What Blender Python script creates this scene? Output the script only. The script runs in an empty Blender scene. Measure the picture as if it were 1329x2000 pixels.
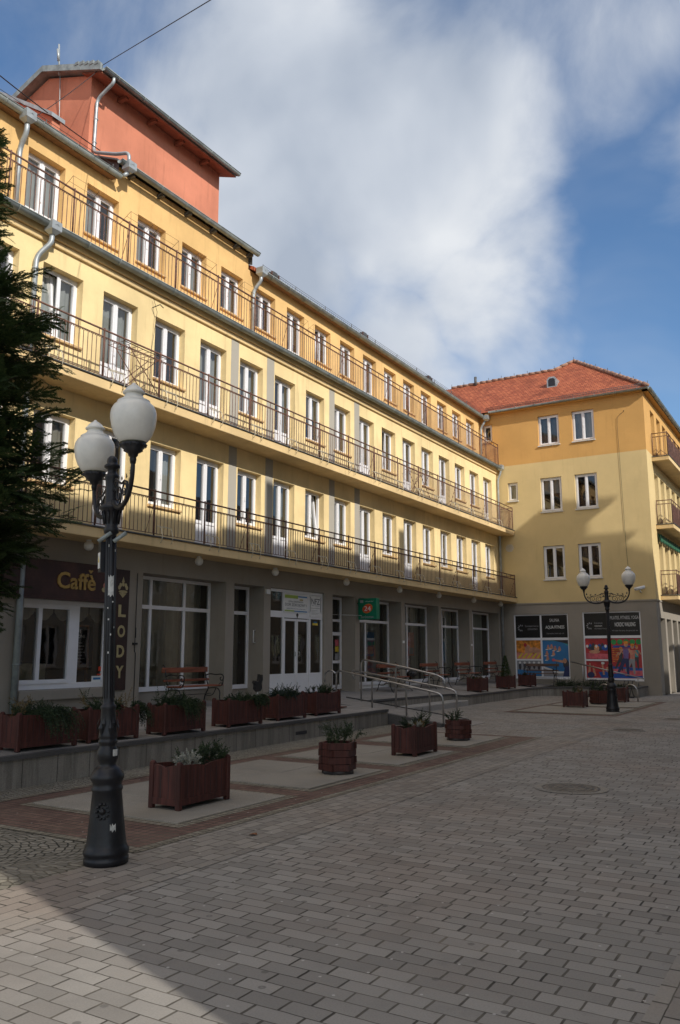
import bpy, bmesh, math, random
from mathutils import Vector, Matrix
random.seed(7)
R = math.radians
SC = bpy.context.scene
COL = SC.collection

# ------------------------------------------------------------------ camera
cam_d = bpy.data.cameras.new('camera')
cam = bpy.data.objects.new('camera', cam_d)
COL.objects.link(cam)
cam.location = (0, 0, 1.6)
cam.rotation_euler = (R(90 + 9.788), 0, R(31.249))
cam_d.sensor_fit = 'VERTICAL'
cam_d.sensor_height = 24
cam_d.lens = 1594 / 2000 * 24
cam_d.clip_end = 2000
SC.camera = cam

# ------------------------------------------------------------------ light
SUN = Vector((1, -.36, .68)).normalized()
sun_d = bpy.data.lights.new('sun', 'SUN')
sun_d.energy = 4.1
sun_d.angle = R(.5)
sun_d.color = (1, .945, .86)
sun = bpy.data.objects.new('sun', sun_d)
COL.objects.link(sun)
sun.rotation_euler = SUN.to_track_quat('Z', 'Y').to_euler()
sun.location = SUN * 60

SC.view_settings.view_transform = 'Standard'
SC.view_settings.look = 'None'
SC.view_settings.exposure = 0
SC.view_settings.gamma = 1

W = bpy.data.worlds.new('World')
SC.world = W
W.use_nodes = True


class N:
    """small node-tree writer"""
    def __init__(s, tree):
        s.t = tree
        tree.nodes.clear()

    def n(s, kind, ins=None, **kw):
        nd = s.t.nodes.new('ShaderNode' + kind)
        for k, v in kw.items():
            setattr(nd, k, v)
        if ins:
            for k, v in ins.items():
                so = nd.inputs[k]
                if isinstance(v, bpy.types.NodeSocket):
                    s.t.links.new(v, so)
                elif isinstance(v, bpy.types.Node):
                    s.t.links.new(v.outputs[0], so)
                else:
                    if so.type == 'RGBA' and len(v) == 3:
                        v = (*v, 1)
                    so.default_value = v
        return nd

    def math(s, op, a, b=0.0, c=None, clamp=False):
        ins = {0: a, 1: b}
        if c is not None:
            ins[2] = c
        return s.n('Math', ins, operation=op, use_clamp=clamp).outputs[0]

    def vmath(s, op, a, b=(0, 0, 0)):
        return s.n('VectorMath', {0: a, 1: b}, operation=op)

    def mix(s, f, a, b, mode='MIX'):
        m = s.n('Mix', data_type='RGBA', blend_type=mode)
        for k, v in ((0, f), (6, a), (7, b)):
            so = m.inputs[k]
            if isinstance(v, bpy.types.NodeSocket):
                s.t.links.new(v, so)
            else:
                if so.type == 'RGBA' and len(v) == 3:
                    v = (*v, 1)
                so.default_value = v
        return m.outputs[2]

    def ramp(s, f, stops):
        r = s.n('ValToRGB', {0: f})
        e = r.color_ramp.elements
        while len(e) < len(stops):
            e.new(.5)
        for i, (p, c) in enumerate(stops):
            e[i].position = p
            e[i].color = (*c, 1) if len(c) == 3 else c
        return r.outputs[0]

    def noise(s, vec, scale, detail=4, rough=.55, dist=0):
        return s.n('TexNoise', {'Vector': vec, 'Scale': scale, 'Detail': detail,
                                'Roughness': rough, 'Distortion': dist})

    def maprange(s, v, a, b, c=0., d=1.):
        return s.n('MapRange', {0: v, 1: a, 2: b, 3: c, 4: d}, interpolation_type='SMOOTHSTEP').outputs[0]


def build_world():
    k = N(W.node_tree)
    sky = k.n('TexSky', sky_type='NISHITA', sun_disc=False,
              sun_elevation=math.asin(SUN.z), sun_rotation=math.atan2(SUN.x, SUN.y))
    sky.air_density = 1.0
    sky.dust_density = .25
    sky.ozone_density = 3.0
    tc = k.n('TexCoord')
    D = k.vmath('NORMALIZE', tc.outputs['Generated']).outputs[0]
    # warped lookup so that the cloud edges break up
    w1 = k.noise(D, 2.3, 5, .55)
    off = k.vmath('SCALE', k.vmath('SUBTRACT', w1.outputs['Color'], (.5, .5, .5)).outputs[0])
    off.inputs[3].default_value = .36
    DW = k.vmath('ADD', D, off.outputs[0]).outputs[0]
    blobs = [((-.56, .72, .42), .02, .33, 1.0), ((-.40, .72, .56), .02, .36, 1.0),
             ((-.44, .85, .33), .02, .26, 1.0), ((-.62, .55, .56), .02, .28, .35),
             ((-.30, .70, .66), .02, .34, .42), ((-.30, .86, .42), .02, .20, .8),
             ((-.05, .88, .46), .0, .16, .42), ((-.50, .45, .74), .02, .34, .42),
             ((-.12, .75, .65), .02, .26, .32),
             ((0, -.15, 1), .2, .62, 1.2), ((.6, .5, .5), .1, .5, .9), ((.5, -.6, .5), .1, .5, .8), ((-.7, -.5, .4), .1, .5, .8),  # leading entry is an unseen overhead cloud, added as fill for the shade
             ((.95, .1, .2), .1, .35, .8), ((0, -.9, .3), .1, .4, .8)]
    tot = None
    for c, r0, r1, a in blobs:
        v = Vector(c).normalized()
        d = k.vmath('DISTANCE', DW, tuple(v)).outputs['Value']
        m = k.maprange(d, r0, r1, a, 0)
        tot = m if tot is None else k.math('MAXIMUM', tot, m)
    fb = k.noise(D, 4.5, 10, .56, .35).outputs[0]
    dens = k.math('ADD', tot, k.math('MULTIPLY', k.math('SUBTRACT', fb, .5), 1.05))
    mask = k.maprange(dens, .05, .74)
    # thin high veil
    veil = k.math('MULTIPLY', k.maprange(k.noise(D, 2.4, 5, .6, .6).outputs[0], .45, .75), .22)
    mask = k.math('MAXIMUM', mask, veil)
    lum = k.noise(D, 2.6, 4, .5, .2).outputs[0]
    lum = k.math('ADD', lum, k.math('MULTIPLY', k.math('SUBTRACT', fb, .5), .25))
    ccol = k.ramp(lum, [(.36, (.42, .48, .58)), (.50, (.60, .65, .73)), (.62, (.80, .83, .87))])
    # warm fill added: out-of-view clouds overhead and behind the camera brightened for the shade
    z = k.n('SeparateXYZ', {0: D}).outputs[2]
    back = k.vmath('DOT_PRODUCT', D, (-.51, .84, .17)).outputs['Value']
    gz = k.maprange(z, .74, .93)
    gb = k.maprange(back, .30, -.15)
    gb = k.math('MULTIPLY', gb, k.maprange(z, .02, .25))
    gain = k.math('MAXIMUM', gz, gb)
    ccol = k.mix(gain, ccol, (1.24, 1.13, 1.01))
    b1 = k.n('Background', {'Color': k.n('HueSaturation', {'Saturation': 1.1, 'Color': sky}), 'Strength': .145})
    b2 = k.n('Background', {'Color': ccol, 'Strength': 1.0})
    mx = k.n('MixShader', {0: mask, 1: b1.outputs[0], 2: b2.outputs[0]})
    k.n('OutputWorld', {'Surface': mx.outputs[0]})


build_world()

# ------------------------------------------------------------------ materials
MATS = {}


def new_mat(name):
    m = bpy.data.materials.new(name)
    m.use_nodes = True
    MATS[name] = m
    return m, N(m.node_tree)


def finish(k, col, rough=.8, bump=None, bstr=.3, bdist=.01, metal=0., spec=.5, extra=None):
    ins = {'Base Color': col, 'Roughness': rough, 'Metallic': metal, 'Specular IOR Level': spec}
    if bump is not None:
        b = k.n('Bump', {'Height': bump, 'Strength': bstr, 'Distance': bdist})
        ins['Normal'] = b.outputs[0]
    if extra:
        ins.update(extra)
    p = k.n('BsdfPrincipled', ins)
    k.n('OutputMaterial', {'Surface': p.outputs[0]})


def lin(c, f):
    return tuple(min(1, x * f) for x in c)


def plain(name, col, rough=.6, var=.12, scale=8, metal=0., spec=.5, bstr=.15, fine=60):
    m, k = new_mat(name)
    o = k.n('TexCoord').outputs['Object']
    a = k.noise(o, scale, 5, .6).outputs[0]
    c = k.mix(k.maprange(a, .3, .7), lin(col, 1 - var), lin(col, 1 + var))
    f = k.noise(o, fine, 3, .6).outputs[0]
    finish(k, c, rough, f, bstr, .004, metal, spec)
    return m


def stucco(name, col, dirt=.12, spec=.2):
    m, k = new_mat(name)
    o = k.n('TexCoord').outputs['Object']
    big = k.noise(o, .55, 5, .6).outputs[0]
    st = k.n('Mapping', {'Vector': o, 'Scale': (3.2, 3.2, .35)}).outputs[0]
    streak = k.noise(st, 1.6, 5, .65).outputs[0]
    c = k.mix(k.maprange(big, .3, .72), lin(col, 1 - dirt * .6), lin(col, 1 + dirt * .35))
    c = k.mix(k.math('MULTIPLY', k.maprange(streak, .52, .8), dirt * 2.2), c, lin(col, .62))
    gr = k.noise(o, 48, 4, .7).outputs[0]
    c = k.mix(k.math('MULTIPLY', k.maprange(gr, .35, .7), .10), c, lin(col, .8))
    wob = k.noise(o, 5, 3, .5).outputs[0]
    h = k.math('ADD', gr, k.math('MULTIPLY', wob, 1.2))
    finish(k, c, .92, h, .35, .012, 0, spec)
    return m


stucco('cream_stucco', (.86, .67, .35), .3)
stucco('orange_stucco', (.80, .52, .22), .3)
stucco('tower_stucco', (.62, .235, .145), .3)
stucco('corner_cream_stucco', (.70, .54, .27), .14)
stucco('corner_orange_stucco', (.66, .38, .13), .14)
stucco('slab_stucco', (.76, .56, .29), .3)
stucco('grey_stucco', (.32, .287, .24), .18)
stucco('pilaster_grey', (.42, .39, .33), .1)
stucco('pale_stucco', (.46, .43, .38), .14)
plain('white_frame', (.80, .80, .82), .35, .03, 3, 0, .5, .03)
plain('rail_iron', (.13, .058, .038), .65, .45, 14)
plain('soffit_shade_red', (.26, .09, .05), .85, .2, 6)  # tower eave boards darkened, overhang shade put into their colour
plain('verge_zinc', (.24, .27, .27), .5, .3, 5, .15, .5, .1, 14)
plain('soffit_shade_brown', (.22, .12, .06), .85, .2, 6)  # dark tone carries the eave shadow in the soffit colour
plain('lamp_iron', (.011, .0115, .015), .42, .3, 9, .2, .5, .25, 40)
plain('bench_iron', (.018, .018, .017), .45, .2, 9)
plain('zinc', (.36, .39, .40), .42, .18, 5, .35, .5, .08, 12)
plain('gutter_zinc', (.25, .28, .275), .45, .22, 4, .15, .5, .08, 12)
plain('dark_zinc', (.10, .10, .10), .6, .25, 4, .3)
plain('steel', (.42, .41, .40), .32, .1, 10, .9, .5, .05)
plain('dark_wood', (.05, .045, .045), .8, .3, 6)
plain('soil', (.03, .022, .015), .95, .4, 18, 0, .2, .8, 40)
plain('curtain', (.46, .46, .43), .9, .06, 6, 0, .1)
plain('curtain_green', (.50, .52, .46), .9, .08, 6, 0, .1)
plain('curtain_tan', (.36, .33, .27), .9, .08, 6, 0, .1)
plain('interior', (.045, .040, .036), .9, .4, 1.2, 0, .1)
plain('light_bracket', (.62, .56, .42), .6, .2, 9)
plain('globe_white', (.74, .72, .66), .3, .10, 4, 0, .5, .05)
plain('lamp_moss', (.10, .10, .07), .9, .5, 20)
plain('black_panel', (.012, .012, .012), .35, .2, 3, 0, .5, .02)
plain('sticker_paper', (.50, .50, .48), .7, .25, 30)
plain('white_paint', (.72, .72, .70), .5, .06, 5)
plain('light_print', (.52, .52, .52), .5, .06, 5)
plain('grey_print', (.30, .30, .31), .5, .06, 5)
plain('gold_paint', (.42, .27, .08), .4, .2, 9, .3)
plain('pale_gold', (.45, .38, .20), .4, .15, 9, .2)
plain('maroon_board', (.050, .019, .015), .5, .35, 3)
plain('dark_board', (.035, .017, .014), .5, .3, 3)
plain('green_sign', (.008, .16, .085), .3, .12, 5)
plain('orange_red', (.62, .07, .03), .35, .1, 5)
plain('lime_print', (.30, .42, .05), .45, .05, 5)
plain('blue_print', (.04, .19, .42), .45, .05, 5)
plain('black_print', (.02, .02, .025), .45, .05, 5)
plain('navy_print', (.03, .04, .12), .45, .05, 5)
plain('teal_print', (.05, .30, .33), .45, .2, 3)
plain('yellow_print', (.70, .52, .05), .45, .1, 5)
plain('pink_print', (.60, .12, .15), .45, .25, 6)
plain('skin_print', (.55, .28, .17), .5, .2, 7)
plain('purple_print', (.17, .12, .30), .5, .2, 7)
plain('green_print', (.03, .30, .08), .4, .2, 5)
plain('red_print', (.42, .035, .04), .5, .25, 4)
plain('matblue_print', (.02, .09, .36), .5, .2, 4)
plain('darkgrey_print', (.05, .05, .06), .5, .2, 6)
plain('amber_print', (.62, .23, .03), .5, .5, 7)
plain('salmon_print', (.62, .23, .17), .5, .2, 7)
plain('rust_panel', (.10, .03, .015), .6, .3, 6)
plain('awning_green', (.02, .10, .05), .8, .3, 8)
plain('concrete', (.30, .29, .27), .9, .15, 3, 0, .3, .4, 60)
plain('door_white', (.76, .76, .77), .4, .03, 3, 0, .5, .04)
plain('counter_cream', (.50, .46, .33), .6, .1, 4)
plain('cat_black', (.012, .012, .013), .5, .2, 9)
plain('doormat_brown', (.12, .045, .03), .8, .2, 9)
plain('ground_iron', (.17, .15, .125), .8, .3, 12, .1, .4, .5, 30)
plain('cable_black', (.015, .015, .015), .7, .1, 9)
plain('brown_door', (.16, .10, .06), .6, .3, 5)
plain('ridge_mortar', (.33, .19, .13), .9, .3, 7)


def glass_mat(name, tint, refl=1.0):
    m, k = new_mat(name)
    fr = k.n('Fresnel', {'IOR': 1.52})
    f = k.math('MULTIPLY_ADD', fr.outputs[0], 1.25 * refl, .05, clamp=True)
    o = k.n('TexCoord').outputs['Object']
    b = k.n('Bump', {'Height': k.noise(o, 1.4, 2, .5).outputs[0], 'Strength': .06, 'Distance': .03})
    t = k.n('BsdfTransparent', {'Color': tint})
    g = k.n('BsdfGlossy', {'Color': (1, 1, 1), 'Roughness': .02, 'Normal': b.outputs[0]})
    mx = k.n('MixShader', {0: f, 1: t.outputs[0], 2: g.outputs[0]})
    k.n('OutputMaterial', {'Surface': mx.outputs[0]})


glass_mat('window_glass', (.72, .75, .76))
glass_mat('shop_glass', (.74, .76, .74))


def wood_mat(name, col, axis=1, dark=.55):
    m, k = new_mat(name)
    o = k.n('TexCoord').outputs['Object']
    sc = [22, 22, 22]
    sc[axis] = 1.6
    mp = k.n('Mapping', {'Vector': o, 'Scale': tuple(sc)}).outputs[0]
    a = k.noise(mp, 1.0, 6, .65).outputs[0]
    b = k.noise(o, 3.5, 4, .6).outputs[0]
    c = k.mix(k.maprange(a, .3, .7), lin(col, dark), lin(col, 1.15))
    c = k.mix(k.math('MULTIPLY', k.maprange(b, .45, .75), .5), c, lin(col, .5))
    finish(k, c, .62, a, .35, .004, 0, .4)


wood_mat('planter_wood', (.088, .026, .020), 2, .42)
wood_mat('bench_wood', (.25, .08, .042), 0)
wood_mat('old_bench_wood', (.16, .10, .075), 0)
wood_mat('easel_wood', (.25, .10, .04), 2)
wood_mat('bark', (.06, .042, .03), 2)


def brick_nodes(k, vec, bw, rh, mortar, c1, c2, mcol, smooth=.1, offset=.5, bias=0.):
    b = k.n('TexBrick', {'Vector': vec, 'Color1': c1, 'Color2': c2, 'Mortar': mcol, 'Scale': 1.,
                         'Mortar Size': mortar, 'Mortar Smooth': smooth, 'Bias': bias,
                         'Brick Width': bw, 'Row Height': rh})
    b.offset = offset
    return b


def paver_mat(name, bw, rh, mortar, ca, cb, cj, rot=0., warp=.004, fan=False, tint=(.25, .16, .11), tintamt=.25, xs=.5, jitter=True, vor=False):
    """stone setts: rows with their own random shift, wider butt joints than bed joints"""
    m, k = new_mat(name)
    o = k.n('TexCoord').outputs['Object']
    wn = k.noise(o, 4.0, 3, .6).outputs['Color']
    wv = k.vmath('SCALE', k.vmath('SUBTRACT', wn, (.5, .5, .5)).outputs[0])
    wv.inputs[3].default_value = warp * 4
    v = k.vmath('ADD', o, wv.outputs[0]).outputs[0]
    if rot:
        v = k.n('Mapping', {'Vector': v, 'Rotation': (0, 0, rot)}).outputs[0]
    s = k.n('SeparateXYZ', {0: v})
    x, y = s.outputs[0], s.outputs[1]
    if fan:
        t = k.math('SUBTRACT', k.math('FRACT', k.math('MULTIPLY', x, 1 / 1.15)), .5)
        y = k.math('MULTIPLY_ADD', k.math('MULTIPLY', t, t), 1.25, y)
    row = k.math('FLOOR', k.math('MULTIPLY', y, 1 / rh))
    rn = k.n('TexWhiteNoise', {'W': row}, noise_dimensions='1D').outputs[0]
    if jitter:
        half = k.math('MULTIPLY', k.math('MODULO', row, 2.), .5)
        sh = k.math('MULTIPLY', k.math('ADD', half, k.math('MULTIPLY', k.math('SUBTRACT', rn, .5), .42)), bw)
        x = k.math('ADD', x, sh)
        # stones of unequal length: the butt joints wander along each row
        wl = k.noise(k.n('CombineXYZ', {0: k.math('MULTIPLY', x, .5 / bw), 1: k.math('MULTIPLY', row, 7.31), 2: 0.}).outputs[0], 1.0, 1, .5).outputs[0]
        x = k.math('MULTIPLY_ADD', k.math('SUBTRACT', wl, .5), bw * .62, x)
    v = k.n('CombineXYZ', {0: k.math('MULTIPLY', x, xs), 1: y, 2: 0.}).outputs[0]
    if vor:
        vv = k.n('CombineXYZ', {0: k.math('MULTIPLY', x, rh / bw), 1: y, 2: 0.}).outputs[0]
        ve = k.n('TexVoronoi', {'Vector': vv, 'Scale': 1 / rh, 'Randomness': .62}, feature='DISTANCE_TO_EDGE', voronoi_dimensions='2D')
        vc = k.n('TexVoronoi', {'Vector': vv, 'Scale': 1 / rh, 'Randomness': .62}, feature='F1', voronoi_dimensions='2D')
        rnd = k.n('SeparateColor', {0: vc.outputs['Color']}).outputs[0]
        fac = k.maprange(ve.outputs['Distance'], .035, .13, 1., 0.)
    else:
        br = brick_nodes(k, v, bw * xs, rh, mortar, (0, 0, 0), (1, 1, 1), (0, 0, 0), .25, 0.)
        rnd = br.outputs['Color']
        fac = br.outputs['Fac']
    base = k.mix(rnd, ca, cb)
    big = k.noise(o, .45, 4, .6).outputs[0]
    base = k.mix(k.math('MULTIPLY', k.maprange(big, .42, .68), tintamt), base, tint)
    fine = k.noise(o, 95, 5, .75).outputs[0]
    base = k.mix(k.math('MULTIPLY', k.maprange(fine, .3, .75), .5), base, k.mix(.5, base, (.05, .05, .05)))
    stain = k.noise(o, 1.7, 6, .7).outputs[0]
    base = k.mix(k.math('MULTIPLY', k.maprange(stain, .56, .72), .35), base, lin(ca, .55))
    jn = k.noise(o, 2.2, 4, .6).outputs[0]
    jc = k.mix(k.maprange(jn, .35, .62), lin(cj, .55), lin(cj, 1.6))
    jc = k.mix(k.math('MULTIPLY', k.maprange(k.noise(o, .8, 5, .65).outputs[0], .52, .7), .8), jc, (.21, .18, .14))
    col = k.mix(fac, base, jc)
    # crumbs, gum spots and darker wet looking patches
    sp = k.n('TexVoronoi', {'Vector': o, 'Scale': 5.5, 'Randomness': 1.}, feature='F1', voronoi_dimensions='2D')
    sc = k.n('SeparateColor', {0: sp.outputs['Color']})
    near = k.maprange(sp.outputs['Distance'], .035, .055, 1., 0.)
    col = k.mix(k.math('MULTIPLY', near, k.math('GREATER_THAN', sc.outputs[0], .80)), col, (.42, .40, .37))
    gum = k.maprange(sp.outputs['Distance'], .09, .13, 1., 0.)
    col = k.mix(k.math('MULTIPLY', k.math('MULTIPLY', gum, k.math('LESS_THAN', sc.outputs[1], .12)), .6), col, lin(ca, .42))
    blot = k.noise(o, .28, 6, .68).outputs[0]
    col = k.mix(k.math('MULTIPLY', k.maprange(blot, .5, .68), .38), col, lin(ca, .5))
    h = k.math('ADD', k.math('MULTIPLY', k.math('SUBTRACT', 1., fac), 1.0),
               k.math('MULTIPLY', fine, .22))
    h = k.math('ADD', h, k.math('MULTIPLY', rnd, .3))
    finish(k, col, .85, h, .8, .009, 0, .3)


paver_mat('pavers', .235, .118, .0036, (.222, .207, .186), (.322, .302, .272), (.075, .067, .055))
paver_mat('pavers_turned', .235, .118, .0036, (.218, .198, .174), (.308, .282, .245), (.07, .063, .05), R(90), .004, False, (.27, .19, .14), .35)
paver_mat('red_cobble', .092, .092, .007, (.125, .068, .055), (.195, .115, .09), (.06, .056, .042), R(90), .006, False, (.2, .16, .12), .4, 1., False)
paver_mat('fan_cobble', .092, .074, .0075, (.175, .16, .13), (.30, .275, .225), (.035, .034, .024), R(48), .006, True, (.16, .14, .1), .3, 1., False, True)
paver_mat('mosaic_cobble', .06, .055, .007, (.19, .175, .14), (.30, .275, .225), (.045, .043, .03), R(20), .006, False, (.16, .14, .1), .35, 1., False, True)
paver_mat('buff_cobble', .092, .092, .008, (.19, .168, .125), (.28, .25, .195), (.06, .055, .042), R(90), .004, False, (.2, .18, .13), .3, 1., False)
paver_mat('terrace_tiles', .40, .30, .004, (.26, .245, .225), (.31, .29, .27), (.08, .075, .065), R(90), .001, False, (.2, .19, .17), .3, 1., False)


def granite(name, col, streaks=0.):
    m, k = new_mat(name)
    o = k.n('TexCoord').outputs['Object']
    sp = k.noise(o, 120, 3, .8).outputs[0]
    big = k.noise(o, 1.1, 5, .6).outputs[0]
    c = k.mix(k.maprange(sp, .3, .7), lin(col, .62), lin(col, 1.3))
    c = k.mix(k.math('MULTIPLY', k.maprange(big, .42, .7), .45), c, lin(col, .6))
    h = sp
    if streaks:
        mp = k.n('Mapping', {'Vector': o, 'Scale': (3, 3, .28)}).outputs[0]
        s = k.noise(mp, 2.0, 6, .7).outputs[0]
        c = k.mix(k.math('MULTIPLY', k.maprange(s, .42, .66), streaks), c, (.055, .046, .038))
        y = k.n('SeparateXYZ', {0: o})
        run = k.math('ADD', y.outputs[0], y.outputs[1])
        j = k.math('ABSOLUTE', k.math('SUBTRACT', k.math('FRACT', k.math('MULTIPLY', run, 1 / .52)), .5))
        jm = k.maprange(j, .004, .014, 1., 0.)
        c = k.mix(jm, c, (.03, .028, .025))
        cell = k.n('TexWhiteNoise', {'W': k.math('FLOOR', k.math('MULTIPLY_ADD', run, 1 / .52, .5))}, noise_dimensions='1D').outputs[0]
        c = k.mix(k.math('MULTIPLY', cell, .35), c, lin(col, .55))
    finish(k, c, .75, h, .2, .004, 0, .35)


granite('granite_pad', (.265, .245, .21))
granite('granite_wall', (.27, .25, .215), .5)
granite('granite_coping', (.085, .082, .08))
granite('granite_step', (.33, .32, .30))


def tile_mat(name, ca, cb, bw=.18, rh=.15, rot=0):
    m, k = new_mat(name)
    o = k.n('TexCoord').outputs['UV']
    br = brick_nodes(k, o, bw, rh, .008, (0, 0, 0), (1, 1, 1), (0, 0, 0), .3)
    rnd, fac = br.outputs['Color'], br.outputs['Fac']
    base = k.mix(rnd, ca, cb)
    ob = k.n('TexCoord').outputs['Object']
    st = k.noise(ob, 1.3, 6, .65).outputs[0]
    base = k.mix(k.math('MULTIPLY', k.maprange(st, .45, .72), .55), base, lin(ca, .4))
    col = k.mix(fac, base, lin(ca, .25))
    s = k.n('SeparateXYZ', {0: o})
    saw = k.math('FRACT', k.math('MULTIPLY', s.outputs[1], 1 / rh))
    h = k.math('SUBTRACT', k.math('MULTIPLY', k.math('SUBTRACT', 1., saw), 1.), fac)
    finish(k, col, .75, h, .9, .025, 0, .3)


tile_mat('roof_tiles', (.31, .078, .036), (.46, .135, .060))


def foliage(name, ca, cb, trans=.2):
    m, k = new_mat(name)
    o = k.n('TexCoord').outputs['Object']
    oi = k.n('NewGeometry').outputs['Random Per Island']
    a = k.noise(o, 2.2, 4, .6).outputs[0]
    f = k.math('ADD', k.math('MULTIPLY', oi, .6), k.math('MULTIPLY', a, .5))
    c = k.mix(k.maprange(f, .25, .85), ca, cb)
    p = k.n('BsdfPrincipled', {'Base Color': c, 'Roughness': .6, 'Specular IOR Level': .3})
    tr = k.n('BsdfTranslucent', {'Color': c})
    mx = k.n('MixShader', {0: trans, 1: p.outputs[0], 2: tr.outputs[0]})
    k.n('OutputMaterial', {'Surface': mx.outputs[0]})


foliage('thuja_leaf', (.022, .044, .016), (.075, .112, .034), .3)
foliage('spruce_leaf', (.018, .034, .016), (.05, .075, .03))
foliage('dark_shrub_leaf', (.014, .026, .014), (.035, .055, .025))
foliage('blue_shrub_leaf', (.022, .036, .032), (.05, .075, .06))
foliage('silver_leaf', (.25, .26, .22), (.45, .45, .40))
foliage('dry_leaf', (.14, .10, .04), (.22, .16, .07))


# ------------------------------------------------------------------ mesh writer
def ident(u, v, w):
    return (u, v, w)


class M:
    def __init__(s, T=None):
        s.v, s.f, s.m, s.sm, s.uv = [], [], [], [], None
        s.T = T or ident
        s.cur = 0

    def add(s, vs, fs, mi=None, smooth=False):
        b = len(s.v)
        T = s.T
        s.v += [tuple(T(*p)) for p in vs]
        mi = s.cur if mi is None else mi
        for f in fs:
            s.f.append(tuple(i + b for i in f))
            s.m.append(mi)
            s.sm.append(smooth)
        return s

    def box(s, a0, a1, b0, b1, c0, c1, mi=None):
        vs = [(a0, b0, c0), (a1, b0, c0), (a1, b1, c0), (a0, b1, c0),
              (a0, b0, c1), (a1, b0, c1), (a1, b1, c1), (a0, b1, c1)]
        return s.add(vs, [(3, 2, 1, 0), (4, 5, 6, 7), (0, 1, 5, 4), (1, 2, 6, 5), (2, 3, 7, 6), (3, 0, 4, 7)], mi)

    def cbox(s, a0, a1, b0, b1, c0, c1, e=.008, mi=None):
        """box with chamfered edges"""
        vs, idx = [], {}
        for i, (sa, A, oa) in enumerate(((0, a0, e), (1, a1, -e))):
            for j, (sb, B, ob) in enumerate(((0, b0, e), (1, b1, -e))):
                for l, (sc, Cc, oc) in enumerate(((0, c0, e), (1, c1, -e))):
                    for ax in range(3):
                        p = [A + oa, B + ob, Cc + oc]
                        p[ax] = (A, B, Cc)[ax]
                        idx[(i, j, l, ax)] = len(vs)
                        vs.append(tuple(p))
        I = idx
        fs = []
        fs += [(I[0, 0, 0, 0], I[0, 0, 1, 0], I[0, 1, 1, 0], I[0, 1, 0, 0]), (I[1, 0, 0, 0], I[1, 1, 0, 0], I[1, 1, 1, 0], I[1, 0, 1, 0]),
               (I[0, 0, 0, 1], I[1, 0, 0, 1], I[1, 0, 1, 1], I[0, 0, 1, 1]), (I[0, 1, 0, 1], I[0, 1, 1, 1], I[1, 1, 1, 1], I[1, 1, 0, 1]),
               (I[0, 0, 0, 2], I[0, 1, 0, 2], I[1, 1, 0, 2], I[1, 0, 0, 2]), (I[0, 0, 1, 2], I[1, 0, 1, 2], I[1, 1, 1, 2], I[0, 1, 1, 2])]
        for i in (0, 1):
            for j in (0, 1):
                q = (I[i, j, 0, 0], I[i, j, 1, 0], I[i, j, 1, 1], I[i, j, 0, 1])
                fs.append(q if (i ^ j) else q[::-1])
        for i in (0, 1):
            for l in (0, 1):
                q = (I[i, 0, l, 0], I[i, 0, l, 2], I[i, 1, l, 2], I[i, 1, l, 0])
                fs.append(q if not (i ^ l) else q[::-1])
        for j in (0, 1):
            for l in (0, 1):
                q = (I[0, j, l, 1], I[1, j, l, 1], I[1, j, l, 2], I[0, j, l, 2])
                fs.append(q if (j ^ l) else q[::-1])
        for i in (0, 1):
            for j in (0, 1):
                for l in (0, 1):
                    q = (I[i, j, l, 0], I[i, j, l, 1], I[i, j, l, 2])
                    fs.append(q if not (i ^ j ^ l) else q[::-1])
        return s.add(vs, fs, mi)

    def quad(s, a, b, c, d, mi=None):
        return s.add([a, b, c, d], [(0, 1, 2, 3)], mi)

    def poly(s, pts, mi=None):
        return s.add(pts, [tuple(range(len(pts)))], mi)

    def tube(s, pts, r, n=8, mi=None, cap=True, smooth=True, closed=False):
        pts = [Vector(p) for p in pts]
        rs = r if isinstance(r, (list, tuple)) else [r] * len(pts)
        vs, fs = [], []
        up = None
        L = len(pts)
        for i, p in enumerate(pts):
            if closed:
                d = pts[(i + 1) % L] - pts[i - 1]
            else:
                d = pts[min(i + 1, L - 1)] - pts[max(i - 1, 0)]
            d.normalize()
            if up is None:
                up = Vector((0, 0, 1)) if abs(d.z) < .9 else Vector((1, 0, 0))
            x = d.cross(up)
            if x.length < 1e-5:
                x = d.cross(Vector((0, 1, 0)))
            x.normalize()
            y = x.cross(d).normalized()
            up = y
            for j in range(n):
                a = 2 * math.pi * j / n
                q = p + (x * math.cos(a) + y * math.sin(a)) * rs[i]
                vs.append(tuple(q))
        rng = L if closed else L - 1
        for i in range(rng):
            for j in range(n):
                k = (i + 1) % L
                fs.append((i * n + j, i * n + (j + 1) % n, k * n + (j + 1) % n, k * n + j))
        if cap and not closed:
            fs.append(tuple(range(n))[::-1])
            fs.append(tuple((L - 1) * n + j for j in range(n)))
        return s.add(vs, fs, mi, smooth)

    def lathe(s, prof, c=(0, 0, 0), n=20, mi=None, smooth=True):
        vs, fs = [], []
        for r, z in prof:
            for j in range(n):
                a = 2 * math.pi * j / n
                vs.append((c[0] + r * math.cos(a), c[1] + r * math.sin(a), c[2] + z))
        for i in range(len(prof) - 1):
            for j in range(n):
                fs.append((i * n + j, i * n + (j + 1) % n, (i + 1) * n + (j + 1) % n, (i + 1) * n + j))
        fs.append(tuple(range(n))[::-1])
        fs.append(tuple((len(prof) - 1) * n + j for j in range(n)))
        return s.add(vs, fs, mi, smooth)

    def prism(s, pts, d, mi=None):
        """pts: polygon in (u,v); extruded in w from d[0] to d[1]"""
        n = len(pts)
        vs = [(p[0], p[1], d[0]) for p in pts] + [(p[0], p[1], d[1]) for p in pts]
        fs = [tuple(range(n))[::-1], tuple(range(n, 2 * n))]
        fs += [(i, (i + 1) % n, n + (i + 1) % n, n + i) for i in range(n)]
        return s.add(vs, fs, mi)

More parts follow.
